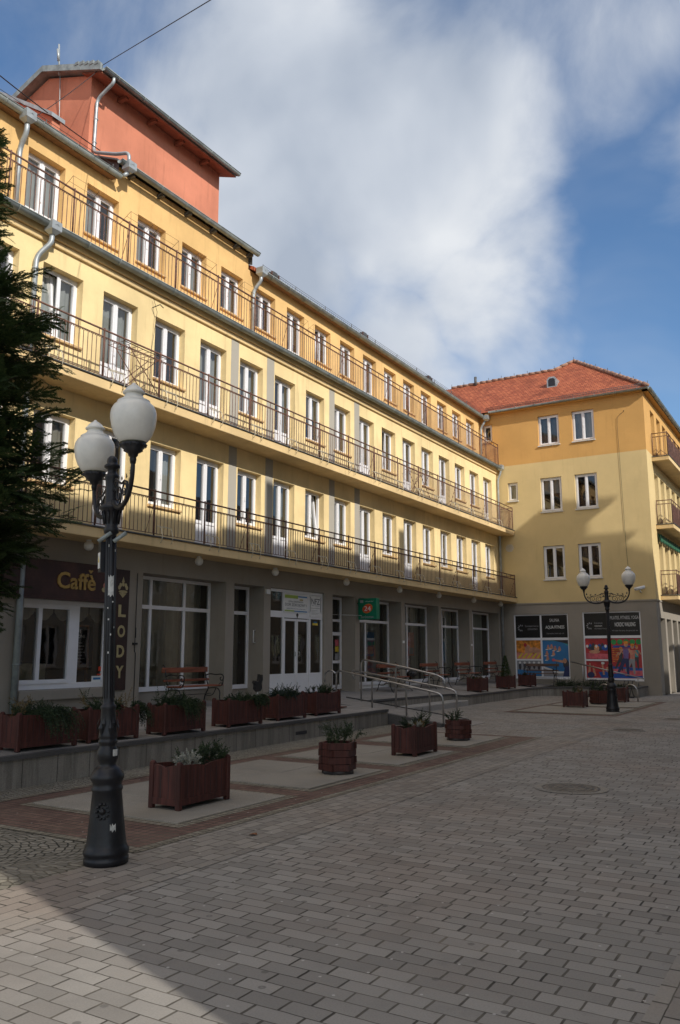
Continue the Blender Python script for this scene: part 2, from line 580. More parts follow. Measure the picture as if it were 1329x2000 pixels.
    def disc(s, cu, cv, ru, rv, w, n=20, mi=None, rot=0.):
        pts = []
        for j in range(n):
            a = 2 * math.pi * j / n
            x, y = ru * math.cos(a), rv * math.sin(a)
            pts.append((cu + x * math.cos(rot) - y * math.sin(rot), cv + x * math.sin(rot) + y * math.cos(rot), w))
        return s.poly(pts, mi)

    def build(s, name, mats, parent=None, uv=None):
        me = bpy.data.meshes.new(name)
        me.from_pydata(s.v, [], s.f)
        if isinstance(mats, str):
            mats = [mats]
        for m in mats:
            me.materials.append(MATS[m])
        me.polygons.foreach_set('material_index', s.m)
        me.polygons.foreach_set('use_smooth', s.sm)
        if uv:
            l = me.uv_layers.new(name='UVMap')
            for lp in me.loops:
                l.data[lp.index].uv = uv(me.vertices[lp.vertex_index].co)
        me.update()
        o = bpy.data.objects.new(name, me)
        COL.objects.link(o)
        if parent:
            o.parent = parent
        return o


def tag(o, label, cat, group=None, kind=None):
    o['label'] = label
    o['category'] = cat
    if group:
        o['group'] = group
    if kind:
        o['kind'] = kind
    return o


def thing(name, label, cat, loc=(0, 0, 0), rz=0., group=None):
    o = bpy.data.objects.new(name, None)
    COL.objects.link(o)
    o.location = loc
    o.rotation_euler = (0, 0, rz)
    o.empty_display_size = .2
    return tag(o, label, cat, group)


def struct(o):
    o['kind'] = 'structure'
    return o


def kids(o):
    return [c for c in COL.objects if c.parent == o]


def copy_tree(o, parent=None):
    c = o.copy()
    COL.objects.link(c)
    c.parent = parent
    for ch in kids(o):
        copy_tree(ch, c)
    return c


def place(o, loc, rz, label):
    o.location = loc
    o.rotation_euler = (0, 0, rz)
    o['label'] = label
    return o


def text_mesh(name, body, T, u0, u1, v0, v1, w, mat, parent=None, depth=.002, fit='both', bold=0.):
    """writing fitted into a (u,v) rectangle"""
    cu = bpy.data.curves.new(name, 'FONT')
    cu.body = body
    cu.size = 1
    cu.extrude = .5
    cu.resolution_u = 3
    cu.offset = bold
    tmp = bpy.data.objects.new(name, cu)
    COL.objects.link(tmp)
    dg = bpy.context.evaluated_depsgraph_get()
    dg.update()
    me = bpy.data.meshes.new_from_object(tmp.evaluated_get(dg))
    bpy.data.objects.remove(tmp)
    bpy.data.curves.remove(cu)
    xs = [v.co.x for v in me.vertices]
    ys = [v.co.y for v in me.vertices]
    x0, x1, y0, y1 = min(xs), max(xs), min(ys), max(ys)
    sx = (u1 - u0) / (x1 - x0)
    sy = (v1 - v0) / (y1 - y0)
    if fit == 'min':
        sx = sy = min(sx, sy)
    for v in me.vertices:
        u = u0 + (v.co.x - x0) * sx
        q = v0 + (v.co.y - y0) * sy
        ww = w + (v.co.z + .5) * depth
        v.co = T(u, q, ww)
    me.name = name
    me.materials.clear()
    me.materials.append(MATS[mat])
    for p in me.polygons:
        p.material_index = 0
    o = bpy.data.objects.new(name, me)
    COL.objects.link(o)
    if parent:
        o.parent = parent
    return o


def facing_x(x):
    return lambda u, v, w: (x + w, u, v)


def facing_my(y):
    return lambda u, v, w: (u, y - w, v)


def facing_mx(x):
    return lambda u, v, w: (x - w, -u, v)


def wall_with_holes(mb, u0, u1, v0, v1, holes, rev, mi=0, mrev=None):
    us = sorted({u0, u1, *[h[0] for h in holes], *[h[1] for h in holes]})
    vs = sorted({v0, v1, *[h[2] for h in holes], *[h[3] for h in holes]})
    us = [u for u in us if u0 - 1e-6 <= u <= u1 + 1e-6]
    vs = [v for v in vs if v0 - 1e-6 <= v <= v1 + 1e-6]
    for i in range(len(us) - 1):
        for j in range(len(vs) - 1):
            cu, cv = (us[i] + us[i + 1]) / 2, (vs[j] + vs[j + 1]) / 2
            if any(h[0] < cu < h[1] and h[2] < cv < h[3] for h in holes):
                continue
            mb.quad((us[i], vs[j], 0), (us[i + 1], vs[j], 0), (us[i + 1], vs[j + 1], 0), (us[i], vs[j + 1], 0), mi)
    mr = mi if mrev is None else mrev
    for a, b, c, d in holes:
        mb.quad((a, c, 0), (a, d, 0), (a, d, -rev), (a, c, -rev), mr)
        mb.quad((b, c, -rev), (b, d, -rev), (b, d, 0), (b, c, 0), mr)
        mb.quad((a, d, -rev), (a, d, 0), (b, d, 0), (b, d, -rev), mr)
        mb.quad((a, c, 0), (a, c, -rev), (b, c, -rev), (b, c, 0), mr)


def curtain_mesh(mb, u0, u1, v0, v1, w, waves=9, amp=.018):
    n = max(6, int((u1 - u0) * 34))
    ph = random.random() * 6
    vs, fs = [], []
    for i in range(n + 1):
        u = u0 + (u1 - u0) * i / n
        ww = w + amp * math.sin(u * waves * 6.28 + ph) + amp * .5 * math.sin(u * waves * 2.3 + ph * 2)
        vs += [(u, v0, ww), (u, v1, ww)]
    for i in range(n):
        fs.append((2 * i, 2 * i + 2, 2 * i + 3, 2 * i + 1))
    mb.add(vs, fs, None, True)


def window(parent, T, u0, u1, v0, v1, rev=.17, door=False, curtain='full', sill='sill_tile', mullion=True, lock=True, tilt=None):
    w = -rev
    f = M(T)
    d = .06
    o = .05
    e = .002

    def bx(a0, a1, b0, b1, c0, c1):
        f.box(a0, a1, b0, b1, c0, c1)

    def tilted(u, v, ww):
        return T(u, v, ww - max(0, v - v0 - .06) * .11 - .02)
    a, b, c, h = u0 + e, u1 - e, v0 + e, v1 - e
    bx(a, a + o, c, h, w - d, w)
    bx(b - o, b, c, h, w - d, w)
    bx(a + o, b - o, h - o, h, w - d, w)
    bx(a + o, b - o, c, c + o, w - d, w)
    mid = (u0 + u1) / 2
    sashes = [(a + o, mid - .006), (mid + .006, b - o)] if mullion else [(a + o, b - o)]
    panes = []
    sb = .052
    for si, (s0, s1) in enumerate(sashes):
        f.T = tilted if tilt == si else T
        g = .004
        q0, q1, r0, r1 = s0 + g, s1 - g, c + o + g, h - o - g
        w0, w1 = w - .05, w + .018
        bx(q0, q0 + sb, r0, r1, w0, w1)
        bx(q1 - sb, q1, r0, r1, w0, w1)
        bx(q0 + sb, q1 - sb, r1 - sb, r1, w0, w1)
        pb = r0
        if door:
            pb = r0 + .62
            bx(q0 + sb, q1 - sb, pb - .07, pb, w0, w1)
            bx(q0 + sb, q1 - sb, r0, r0 + .07, w0, w1)
            n = 3
            for i in range(n):
                p0 = q0 + sb + (q1 - q0 - 2 * sb) * i / n
                p1 = q0 + sb + (q1 - q0 - 2 * sb) * (i + 1) / n
                bx(p0 + .003, p1 - .003, r0 + .07, pb - .07, w0 + .01, w1 - .02)
            bx(q0 + sb, q1 - sb, r0 + .07, pb - .07, w0, w0 + .008)
        else:
            bx(q0 + sb, q1 - sb, r0, r0 + sb, w0, w1)
            pb = r0 + sb
        panes.append((q0 + sb, q1 - sb, pb, r1 - sb))
    f.T = T
    if mullion:
        bx(mid - .03, mid + .03, c + o, h - o, w + .0185, w + .03)
    if lock:
        hz = (v0 + v1) / 2 if not door else v0 + .95
        bx(mid - .012, mid + .012, hz - .06, hz + .06, w + .031, w + .05)
    fo = f.build('balcony_door' if door else 'window', 'white_frame', parent)
    p = M(T)
    for si, q in enumerate(panes):
        p.T = tilted if tilt == si else T
        p.quad((q[0], q[2], w - .02), (q[1], q[2], w - .02), (q[1], q[3], w - .02), (q[0], q[3], w - .02))
    p.build('pane', 'window_glass', fo)
    if curtain != 'none':
        cm = M(T)
        cw = w - .16
        lo, hi = (c + .02, h - .03)
        if curtain == 'full':
            curtain_mesh(cm, a, b, lo, hi, cw, 8)
        elif curtain == 'sides':
            curtain_mesh(cm, a, a + (b - a) * .3, lo, hi, cw, 8)
            curtain_mesh(cm, b - (b - a) * .28, b, lo, hi, cw, 8)
        elif curtain == 'right':
            curtain_mesh(cm, mid, b, lo, hi, cw, 8)
        elif curtain == 'left':
            curtain_mesh(cm, a, mid, lo, hi, cw, 8)
        elif curtain == 'half':
            curtain_mesh(cm, a, b, h - (h - c) * .45, hi, cw, 1, .004)
        cm.build('curtain', random.choice(['curtain', 'curtain', 'curtain_tan']), fo)
    if sill and not door:
        s = M(T)
        s.cbox(u0 - .03, u1 + .03, v0 - .05, v0 - .003, -rev * .2, .055, .006)
        s.build('sill', sill, fo)
    return fo


plain('sill_tile', (.60, .40, .19), .7, .3, 12)
plain('sill_white', (.62, .60, .56), .5, .1, 6)

# =================================================================== GROUND
def base_lerp(y):
    if y <= 18:
        return .39 - .0055 * (y - 6.4), .045
    t = min(1, (y - 18) / 6)
    return (.326 * (1 - t) + .20 * t), (.045 * (1 - t) + .08 * t)


def tz(x, y):
    """height of the terrace paving"""
    b, s = base_lerp(y)
    return b + s * max(0, -8.7 - x)


def xfront(y):
    return -8.55 - (y - 6.4) * .034


g = M()
g.quad((-260, -260, 0), (260, -260, 0), (260, 260, 0), (-260, 260, 0))
struct(g.build('pavement', 'pavers'))


def sheet(name, x0, x1, y0, y1, z, mat):
    q = M()
    q.quad((x0, y0, z), (x1, y0, z), (x1, y1, z), (x0, y1, z))
    return struct(q.build(name, mat))


sheet('paving_strip', -5.05, -4.27, -12, 34, .004, 'pavers_turned')
sheet('paving_strip', -.90, .2, -12, 60, .004, 'pavers_turned')
sheet('cobble_pavement', -8.75, -5.05, -12, 5.25, .004, 'fan_cobble')
sheet('brick_paving', -7.95, -5.05, 5.25, 15.75, .004, 'red_cobble')
sheet('gravel_strip', -8.95, -7.95, 5.25, 16.9, .004, 'mosaic_cobble')
sheet('brick_paving', -8.1, -5.05, 21.9, 29.0, .004, 'red_cobble')


def pad(x0, x1, y0, y1):
    q = M()
    nx, ny = 2, 2
    for i in range(nx):
        for j in range(ny):
            a0 = x0 + (x1 - x0) * i / nx
            a1 = x0 + (x1 - x0) * (i + 1) / nx
            b0 = y0 + (y1 - y0) * j / ny
            b1 = y0 + (y1 - y0) * (j + 1) / ny
            q.cbox(a0 + .004, a1 - .004, b0 + .004, b1 - .004, -.02, .022 + .003 * ((i + j) % 2), .004)
    return struct(q.build('stone_slabs', 'granite_pad'))


for x0, x1, y0, y1 in [(-7.55, -5.48, 6.10, 7.86), (-7.6, -5.52, 8.40, 10.24), (-7.6, -5.56, 10.80, 12.76), (-7.6, -5.66, 13.48, 15.38), (-7.85, -5.25, 22.3, 24.9), (-7.85, -5.3, 25.5, 28.4)]:
    sheet('cobble_border', x0 - .1, x1 + .1, y0 - .1, y1 + .1, .008, 'buff_cobble')
sheet('cobble_border', -5.13, -5.02, 5.1, 15.75, .009, 'buff_cobble')
sheet('cobble_border', -7.95, -5.13, 5.14, 5.25, .009, 'buff_cobble')
sheet('cobble_border', -8.05, -7.95, 5.14, 15.75, .009, 'buff_cobble')

for x0, x1, y0, y1 in [(-7.55, -5.48, 6.10, 7.86), (-7.6, -5.52, 8.40, 10.24), (-7.6, -5.56, 10.80, 12.76),
                       (-7.6, -5.66, 13.48, 15.38), (-7.85, -5.25, 22.3, 24.9), (-7.85, -5.3, 25.5, 28.4)]:
    pad(x0, x1, y0, y1)


def manhole(x, y, r, label):
    o = thing('manhole_cover', label, 'manhole cover', (x, y, 0), 0, 'manhole covers in the paving')
    m = M()
    m.lathe([(r, 0), (r, .006), (r * .86, .007), (r * .86, .004), (r * .8, .004), (r * .8, .008), (.02, .009)], n=36)
    for i in range(-4, 5):
        for j in range(-4, 5):
            p = (i * r * .17, j * r * .17)
            if math.hypot(*p) < r * .72:
                m.box(p[0] - r * .05, p[0] + r * .05, p[1] - r * .05, p[1] + r * .05, .006, .012)
    m.build('lid', 'ground_iron', o)
    m = M()
    for k in range(40):
        a0, a1 = 2 * math.pi * (k + .06) / 40, 2 * math.pi * (k + .94) / 40
        r0, r1 = r * 1.04, r * 1.32
        m.add([(r0 * math.cos(a0), r0 * math.sin(a0), .007), (r1 * math.cos(a0), r1 * math.sin(a0), .007),
               (r1 * math.cos(a1), r1 * math.sin(a1), .007), (r0 * math.cos(a1), r0 * math.sin(a1), .007)], [(0, 1, 2, 3)])
    m.build('stone_ring', 'granite_pad', o)
    return o


manhole(-2.92, 10.14, .33, 'large round iron manhole cover nearest in the open paving')
manhole(-3.99, 18.25, .30, 'round iron manhole cover in the paving in front of the far lamp post')
manhole(-3.6, 21.8, .28, 'farthest round iron manhole cover, towards the right edge of the paving')

# ------------------------------------------------------------------ terrace
ter = thing('terrace', 'raised stone terrace along the shop fronts with grey granite clad front wall', 'terrace', (0, 0, 0))


def grid_top(mb, x0f, x1f, y0, y1, ny, nx=6):
    vs, fs = [], []
    for j in range(ny + 1):
        y = y0 + (y1 - y0) * j / ny
        a, b = x0f(y), x1f(y)
        for i in range(nx + 1):
            x = a + (b - a) * i / nx
            vs.append((x, y, tz(x, y)))
    for j in range(ny):
        for i in range(nx):
            p = j * (nx + 1) + i
            fs.append((p, p + 1, p + nx + 2, p + nx + 1))
    mb.add(vs, fs)


m = M()
grid_top(m, lambda y: -12.9, xfront, 0, 16.75, 16)
grid_top(m, lambda y: -12.9, lambda y: -10.95 if y < 18.35 else -10.5, 16.75, 18.35, 2)
grid_top(m, lambda y: -12.9, lambda y: -10.5, 18.35, 24.0, 6)
grid_top(m, lambda y: -12.9, lambda y: -10.05, 24.0, 31.2, 6)
grid_top(m, lambda y: -12.9, lambda y: -10.05, 31.2, 33.5, 2)
m.build('terrace_paving', 'terrace_tiles', ter)

m = M()     # clad retaining wall of the near terrace, end wall, far wall
pts = [(xfront(0), 0), (xfront(16.75), 16.75), (-12.0, 16.75)]


def wall_run(mb, pts, thick, ztop, zbot=-.05, closed=False):
    for i in range(len(pts) - 1):
        (x0, y0), (x1, y1) = pts[i], pts[i + 1]
        d = Vector((x1 - x0, y1 - y0, 0)).normalized()
        nrm = Vector((d.y, -d.x, 0))
        t = nrm * -thick
        z0, z1 = ztop(x0, y0), ztop(x1, y1)
        A, B = Vector((x0, y0, 0)), Vector((x1, y1, 0))
        vs = []
        for P, z in ((A, z0), (B, z1), (B + t, z1), (A + t, z0)):
            vs.append((P.x, P.y, zbot))
        for P, z in ((A, z0), (B, z1), (B + t, z1), (A + t, z0)):
            vs.append((P.x, P.y, z))
        mb.add(vs, [(3, 2, 1, 0), (4, 5, 6, 7), (0, 1, 5, 4), (1, 2, 6, 5), (2, 3, 7, 6), (3, 0, 4, 7)])


def arc(cx, cy, r, a0, a1, n):
    return [(cx + r * math.cos(R(a0 + (a1 - a0) * i / n)), cy + r * math.sin(R(a0 + (a1 - a0) * i / n))) for i in range(n + 1)]


far_line = [(-10.5, 24.0), (-10.25, 24.0)] + arc(-10.25, 24.2, .2, -90, 0, 4)[1:] + [(-10.05, 30.2)] + \
           arc(-9.05, 30.2, 1.0, 180, 90, 8)[1:] + [(-6.45, 31.5), (-6.45, 33.2)]
zc = lambda x, y: tz(x, y) - .05
wall_run(m, pts, .15, zc)
zfar = lambda x, y: (.31 if x < -9.9 else .31 + .05 * min(1, (x + 9.9) / 1.5)) - .05
wall_run(m, far_line, .15, zfar)
m.build('retaining_wall', 'granite_wall', ter)

m = M()


def coping(mb, pts, ztop, wid=.3, over=.025, th=.05):
    p2 = []
    for i, p in enumerate(pts):
        a = Vector(pts[max(i - 1, 0)])
        b = Vector(pts[min(i + 1, len(pts) - 1)])
        d = (b - a).normalized()
        n_ = Vector((d.y, -d.x))
        P = Vector(p)
        p2.append((P + n_ * over, P - n_ * (wid - over)))
    vs, fs = [], []
    for (o_, i_), p in zip(p2, pts):
        z = ztop(*p) + .05
        vs += [(o_.x, o_.y, z - th), (o_.x, o_.y, z + .003), (i_.x, i_.y, z + .003), (i_.x, i_.y, z - th)]
    for k in range(len(pts) - 1):
        a, b = 4 * k, 4 * k + 4
        for q in range(4):
            fs.append((a + q, b + q, b + (q + 1) % 4, a + (q + 1) % 4))
    fs += [(0, 1, 2, 3), (4 * len(pts) - 1, 4 * len(pts) - 2, 4 * len(pts) - 3, 4 * len(pts) - 4)]
    mb.add(vs, fs)


near_pts = [(xfront(y), y) for y in (0, 2, 4, 6, 8, 10, 12, 14, 16.75)]
coping(m, near_pts, zc)
coping(m, far_line, zfar)
coping(m, [(-10.5, 18.35), (-10.5, 20), (-10.5, 22), (-10.5, 24.0)], zc)
m.build('coping', 'granite_coping', ter)
m = M()
m.box(-10.52, -10.49, 18.36, 23.99, -.02, tz(-10.5, 21) - .06)
m.build('step_riser', 'granite_wall', ter)
m = M()
m.cbox(-10.49, -9.95, 18.36, 24.0, -.02, .165, .012)
m.build('step', 'granite_step', ter)
m = M()
m.box(-8.83, -8.77, 12.6, 13.25, .10, .16)
m.build('wall_vent', 'black_print', ter)
m = M()
m.box(-9.0, -8.5, 31.48, 31.495, .16, .20)
m.box(-8.2, -7.6, 31.48, 31.495, .17, .21)
m.build('wall_vent', 'black_print', ter)
m = M()      # planting bed behind the far wall
m.box(-9.9, -6.6, 31.66, 33.05, -.02, .29)
m.build('soil_bed', 'soil', ter)

ramp = thing('ramp', 'sloping concrete wheelchair ramp between the terrace and the steps', 'ramp', (0, 0, 0))
m = M()
zr = lambda x: .465 + (-10.95 - x) * (.465 / 3.75) if x < -7.2 else 0
m.add([(-10.95, 16.95, -.02), (-7.2, 16.95, -.02), (-7.2, 18.34, -.02), (-10.95, 18.34, -.02),
       (-10.95, 16.95, .468), (-7.2, 16.95, .006), (-7.2, 18.34, .006), (-10.95, 18.34, .468)],
      [(3, 2, 1, 0), (4, 5, 6, 7), (0, 1, 5, 4), (1, 2, 6, 5), (2, 3, 7, 6), (3, 0, 4, 7)])
m.build('ramp_surface', 'terrace_tiles', ramp)
m = M()
for y0 in (16.77, 18.345):
    y1 = y0 + .17 if y0 < 17 else y0 + .01
    m.add([(-10.95, y0, -.02), (-7.6, y0, -.02), (-7.6, y1, -.02), (-10.95, y1, -.02),
           (-10.95, y0, .50), (-7.6, y0, .075), (-7.6, y1, .075), (-10.95, y1, .50)],
          [(3, 2, 1, 0), (4, 5, 6, 7), (0, 1, 5, 4), (1, 2, 6, 5), (2, 3, 7, 6), (3, 0, 4, 7)])
m.build('ramp_kerb', 'granite_coping', ramp)

# ------------------------------------------------------------------ ramp handrails


def smooth_path(pts, n=6):
    """rounds the corners of a polyline (quadratic at each inner vertex)"""
    pts = [Vector(p) for p in pts]
    out = [pts[0]]
    for i in range(1, len(pts) - 1):
        a, b, c = pts[i - 1], pts[i], pts[i + 1]
        r = min((a - b).length, (c - b).length, .28) * .5
        p0 = b + (a - b).normalized() * r
        p1 = b + (c - b).normalized() * r
        for k in range(n + 1):
            t = k / n
            out.append(p0 * (1 - t) ** 2 + b * 2 * t * (1 - t) + p1 * t * t)
    out.append(pts[-1])
    return out


hr = thing('handrail', 'stainless steel double handrail on the far side of the ramp, next to the steps', 'handrail', (-9.1, 18.2, 0), 0, 'handrails of the ramp')
m = M()
sx, sr = -9.1, .023
loc = lambda x, z: (x - sx, 0, z)
m.tube(smooth_path([loc(-10.42, .40), loc(-10.42, 1.44), loc(-9.4, 1.29), loc(-8.35, 1.08), loc(-8.13, .98), loc(-8.13, .78)]), sr)
m.build('top_rail', 'steel', hr)
m = M()
m.tube(smooth_path([loc(-10.62, .95), loc(-10.72, 1.17), loc(-9.63, 1.01), loc(-8.0, .76), loc(-7.84, .70), loc(-7.84, .03)]), sr)
m.build('lower_rail', 'steel', hr)
for px, zz in ((-9.44, 1.295), (-8.54, 1.12)):
    m = M()
    m.tube(smooth_path([loc(px, zr(px)), loc(px, zz - .02), loc(px + .2, zz - .045)]), sr)
    m.build('post', 'steel', hr)
h2 = thing('handrail', 'stainless steel handrail on the near side of the ramp, behind the last terrace planter', 'handrail', (-9.1, 17.05, 0), 0, 'handrails of the ramp')
m = M()
m.tube(smooth_path([loc(-10.45, .40), loc(-10.45, 1.19), loc(-9.47, 1.02), loc(-7.95, .745), loc(-7.67, .68), loc(-7.67, .05)]), sr)
m.build('top_rail', 'steel', h2)
for px, zz in ((-9.47, 1.01), (-8.58, .855)):
    m = M()
    m.tube(smooth_path([loc(px, zr(px)), loc(px, zz - .02), loc(px + .2, zz - .05)]), sr)
    m.build('post', 'steel', h2)
m = M()
m.tube(smooth_path([loc(-10.45, 1.1), loc(-10.62, 1.2), loc(-10.78, 1.1), loc(-10.78, .9)]), sr)
m.build('end_loop', 'steel', h2)

# =================================================================== MAIN BUILDING
XF, XT, YE = -12.2, -12.9, 33.3
TX = facing_x(XF)
TT = facing_x(XT)
spa = thing('spa_building', 'long yellow four storey spa house with two balconies, roof terrace and orange roof tower', 'building', (XF, 18, .4))
spa.location = (0, 0, 0)

u_open = [(9.36 + 1.4855 * i, 9.36 + 1.4855 * i + .955) for i in range(-4, 16)]
names = list(range(-3, 17))      # window numbers as counted along the facade
F2_doors = {2, 4, 6, 9, 11, 13, 16, -1}
F1_doors = {2, 4, 6, 9, 11, 15, 0}
T_doors = {1, 7, 10, 13}
F1 = [(a, b, 3.92 if n in F1_doors else 4.68, 6.04) for (a, b), n in zip(u_open, names)]
F2 = [(a, b, 6.76 if n in F2_doors else 7.46, 8.86) for (a, b), n in zip(u_open, names)]
TW = [(a + .02, b - .03, 9.66 if n in T_doors else 10.36, 11.50) for (a, b), n in zip(u_open, names)]

m = M(TX)
wall_with_holes(m, 2.5, YE, 3.70, 9.52, F1 + F2, .30)
m.T = ident
m.quad((XF, 2.5, 0), (XF, 2.5, 9.52), (-22, 2.5, 9.52), (-22, 2.5, 0))
m.quad((-22, 2.5, 0), (-22, 2.5, 11.7), (-22, YE, 11.7), (-22, YE, 0))
m.build('lower_wall', 'cream_stucco', spa)
m = M(TT)
wall_with_holes(m, 2.5, YE, 9.55, 11.88, TW, .28)
m.box(11.62, 16.45, 11.88, 12.335, -.4, 0)
m.T = ident
m.quad((XT, 2.5, 9.5), (XT, 2.5, 11.7), (-22, 2.5, 11.7), (-22, 2.5, 9.5))
m.add([(XT, 2.5, 11.7), (-17.4, 2.5, 14.2), (-22, 2.5, 11.7)], [(0, 1, 2)])
m.build('upper_wall', 'orange_stucco', spa)
m = M()
for z0 in (3.72, 6.62, 9.48):
    m.box(-21.8, XF - .35 if z0 < 9 else XT - .35, 2.6, YE - .05, z0, z0 + .1)
m.box(-13.9, -13.8, 2.6, YE, 3.8, 9.5)
m.box(-14.6, -14.5, 2.6, YE, 9.6, 11.7)
m.box(-14.9, -14.8, 2.6, YE, .2, 3.7)
m.build('interior', 'interior', spa)
for i, (a, b) in enumerate([(14.95, 15.25), (16.43, 16.75), (19.50, 19.79), (20.95, 21.26)]):
    for z0, z1 in ((3.92, 6.55), (6.76, 9.30)):
        m = M(TX)
        m.box(a, b, z0, z1, -.01, .004)
        m.build('pilaster', 'pilaster_grey', spa)

cur_kinds = ['full', 'full', 'sides', 'right', 'left', 'full', 'half', 'none']
for flname, fl, dset, T in (('F1', F1, F1_doors, TX), ('F2', F2, F2_doors, TX), ('T', TW, T_doors, TT)):
    for (a, b, c, d), n in zip(fl, names):
        if n < 0:
            continue
        ck = random.choice(cur_kinds)
        if fl is TW and 1 < n < 7:
            ck = random.choice(['none', 'left', 'none', 'sides'])
        if fl is F1 and n < 7:
            ck = random.choice(['none', 'none', 'right'])
        if fl is F2 and n in (1, 2):
            ck = 'full'
        window(spa, T, a, b, c, d, .17, n in dset, ck, tilt={('F2', 1): 0, ('F2', 10): 0, ('F1', 13): 0, ('F1', 7): 1, ('T', 8): 0}.get((flname, n)))

# balconies ----------------------------------------------------------
BD = .70


def railing_mesh(m, pts, h, spacing=.105, low=.05, post_gap=1.49, second=.14, braces=True, loops=True, r=.0095):
    """iron railing along a level polyline (x,y,z)"""
    for i in range(len(pts) - 1):
        a, b = Vector(pts[i]), Vector(pts[i + 1])
        d = b - a
        L = d.length
        d.normalize()
        up = Vector((0, 0, 1))
        m.tube([a + up * h, b + up * h], .018, 6)
        m.tube([a + up * (h - second), b + up * (h - second)], .012, 5)
        m.tube([a + up * low, b + up * low], .008, 5)
        n = max(1, round(L / spacing))
        nx = max(1, round(L / post_gap))
        for k in range(n + 1):
            p = a + d * (L * k / n)
            m.tube([p + up * low, p + up * (h - second)], r, 4, smooth=False)
            if loops and k < n:
                for q in (.3, .7):
                    c = p + d * (spacing * q) + up * (h - second - .022)
                    e = .017
                    m.add([tuple(c + up * e), tuple(c + d * e), tuple(c - up * e), tuple(c - d * e),
                           tuple(c + Vector((d.y, -d.x, 0)) * e), tuple(c - Vector((d.y, -d.x, 0)) * e)],
                          [(0, 1, 4), (1, 2, 4), (2, 3, 4), (3, 0, 4), (1, 0, 5), (2, 1, 5), (3, 2, 5), (0, 3, 5)])
        nsh = max(1, round(L / (post_gap / 3)))
        for k in range(nsh + 1):
            p = a + d * (L * k / nsh)
            m.tube([p + up * (h - second), p + up * h], r, 4, smooth=False)
        side = Vector((-d.y, d.x, 0))
        for k in range(nx + 1):
            p = a + d * (L * k / nx)
            m.tube([p - up * .02, p + up * (h + .035)], .018, 6)
            if braces and k % 2 == 0 and L > 2:
                m.tube([p + up * (h - second - .05), p + side * .26 + up * .01], .008, 4)


bracket_mesh = None


def balcony(ztop, th, h, label_dirty):
    s = M()
    s.cbox(XF + .002, XF + BD, 2.6, YE - .03, ztop - th, ztop - .03, .01)
    so = s.build('balcony', 'slab_stucco', spa)
    s = M()
    s.cbox(XF + .004, XF + BD + .03, 2.6, YE - .03, ztop - .029, ztop, .006)
    s.build('drip_edge', 'dark_zinc', so)
    r = M()
    x = XF + BD - .05
    railing_mesh(r, [(x, 2.7, ztop), (x, YE - .06, ztop)], h)
    r.tube([(XF + .02, YE - .06, ztop + h), (x, YE - .06, ztop + h)], .014, 6)
    r.build('railing', 'rail_iron', so)
    # pale flower box holders hooked over the slab edge
    me = None
    for n, (a, b) in zip(names, u_open):
        if n < 1:
            continue
        c = a - .22
        if me is None:
            q = M()
            for s_ in (-.15, .15):
                q.tube(smooth_path([(0, s_, .03), (0, s_, .22), (.10, s_, .19), (.17, s_, -.02), (.11, s_, -.14)], 3), .008, 5)
            q.tube([(0, -.15, .215), (0, .15, .215)], .008, 5)
            q.tube([(.10, -.15, .19), (.10, .15, .19)], .008, 5)
            o = q.build('flower_box_bracket', 'light_bracket', so)
            me = o
        else:
            o = me.copy()
            COL.objects.link(o)
            o.parent = so
        o.location = (x - .01, c, ztop)
    return so


balcony(3.90, .22, .91, '')
balcony(6.74, .22, .96, '')

# roof terrace edge: cornice, gutter, railing
m = M()
m.cbox(XF - .6, XF + .10, 2.5, YE - .02, 9.36, 9.50, .012)
m.cbox(XF, XF + .055, 2.5, YE - .02, 9.24, 9.357, .012)
m.cbox(XF - .75, XF + .17, 2.5, YE - .02, 9.503, 9.56, .008)
m.build('cornice', 'slab_stucco', spa)


def gutter(name, x, y0, y1, z, r, parent, axis='y', mat='gutter_zinc'):
    q = M()
    n = 9
    vs, fs = [], []
    for e, yy in enumerate((y0, y1)):
        for k in range(n):
            a = math.pi + math.pi * k / (n - 1)
            vs.append((x + r * math.cos(a), yy, z + r * math.sin(a)))
    for k in range(n - 1):
        fs.append((k, k + 1, n + k + 1, n + k))
    fs += [tuple(range(n)), tuple(range(n, 2 * n))[::-1]]
    if axis == 'x':
        vs = [(b, a, c) for a, b, c in vs]
    q.add(vs, fs, 0, True)
    L = y1 - y0
    nb = max(1, int(L / .8))
    for i in range(nb):
        yy = y0 + L * (i + .5) / nb
        p = [(x + (r + .006) * math.cos(math.pi + math.pi * k / 8), yy, z + (r + .006) * math.sin(math.pi + math.pi * k / 8)) for k in range(9)]
        p = [(x - r - .02, yy, z + .03)] + p
        if axis == 'x':
            p = [(b, a, c) for a, b, c in p]
        q.tube(p, .009, 4)
    p = [(x + r, y0, z), (x + r, y1, z)]
    if axis == 'x':
        p = [(b, a, c) for a, b, c in p]
    q.tube(p, .012, 6)
    return q.build(name, mat, parent)


gutter('terrace_gutter', XF + .22, 2.5, YE - .1, 9.52, .09, spa)
m = M()
railing_mesh(m, [(XF + .10, 2.6, 9.56), (XF + .10, YE - .06, 9.56)], 1.0)
m.build('terrace_railing', 'rail_iron', spa)

# thin laundry-rack wires that lean over the terrace railing
for c in (9.9, 11.4, 12.2, 13.5, 15.2, 17.4, 18.3):
    m = M()
    for s_ in (-.32, .32):
        m.tube([(XF + .12, c + s_, 10.42), (XF + .42, c + s_, 10.60), (XF + .44, c + s_, 10.20)], .005, 4)
    for t in (.25, .6, 1):
        m.tube([(XF + .12 + .3 * t, c - .32, 10.42 + .18 * t), (XF + .12 + .3 * t, c + .32, 10.42 + .18 * t)], .004, 4)
    m.build('drying_rack', 'rail_iron', spa)

# roof ----------------------------------------------------------------


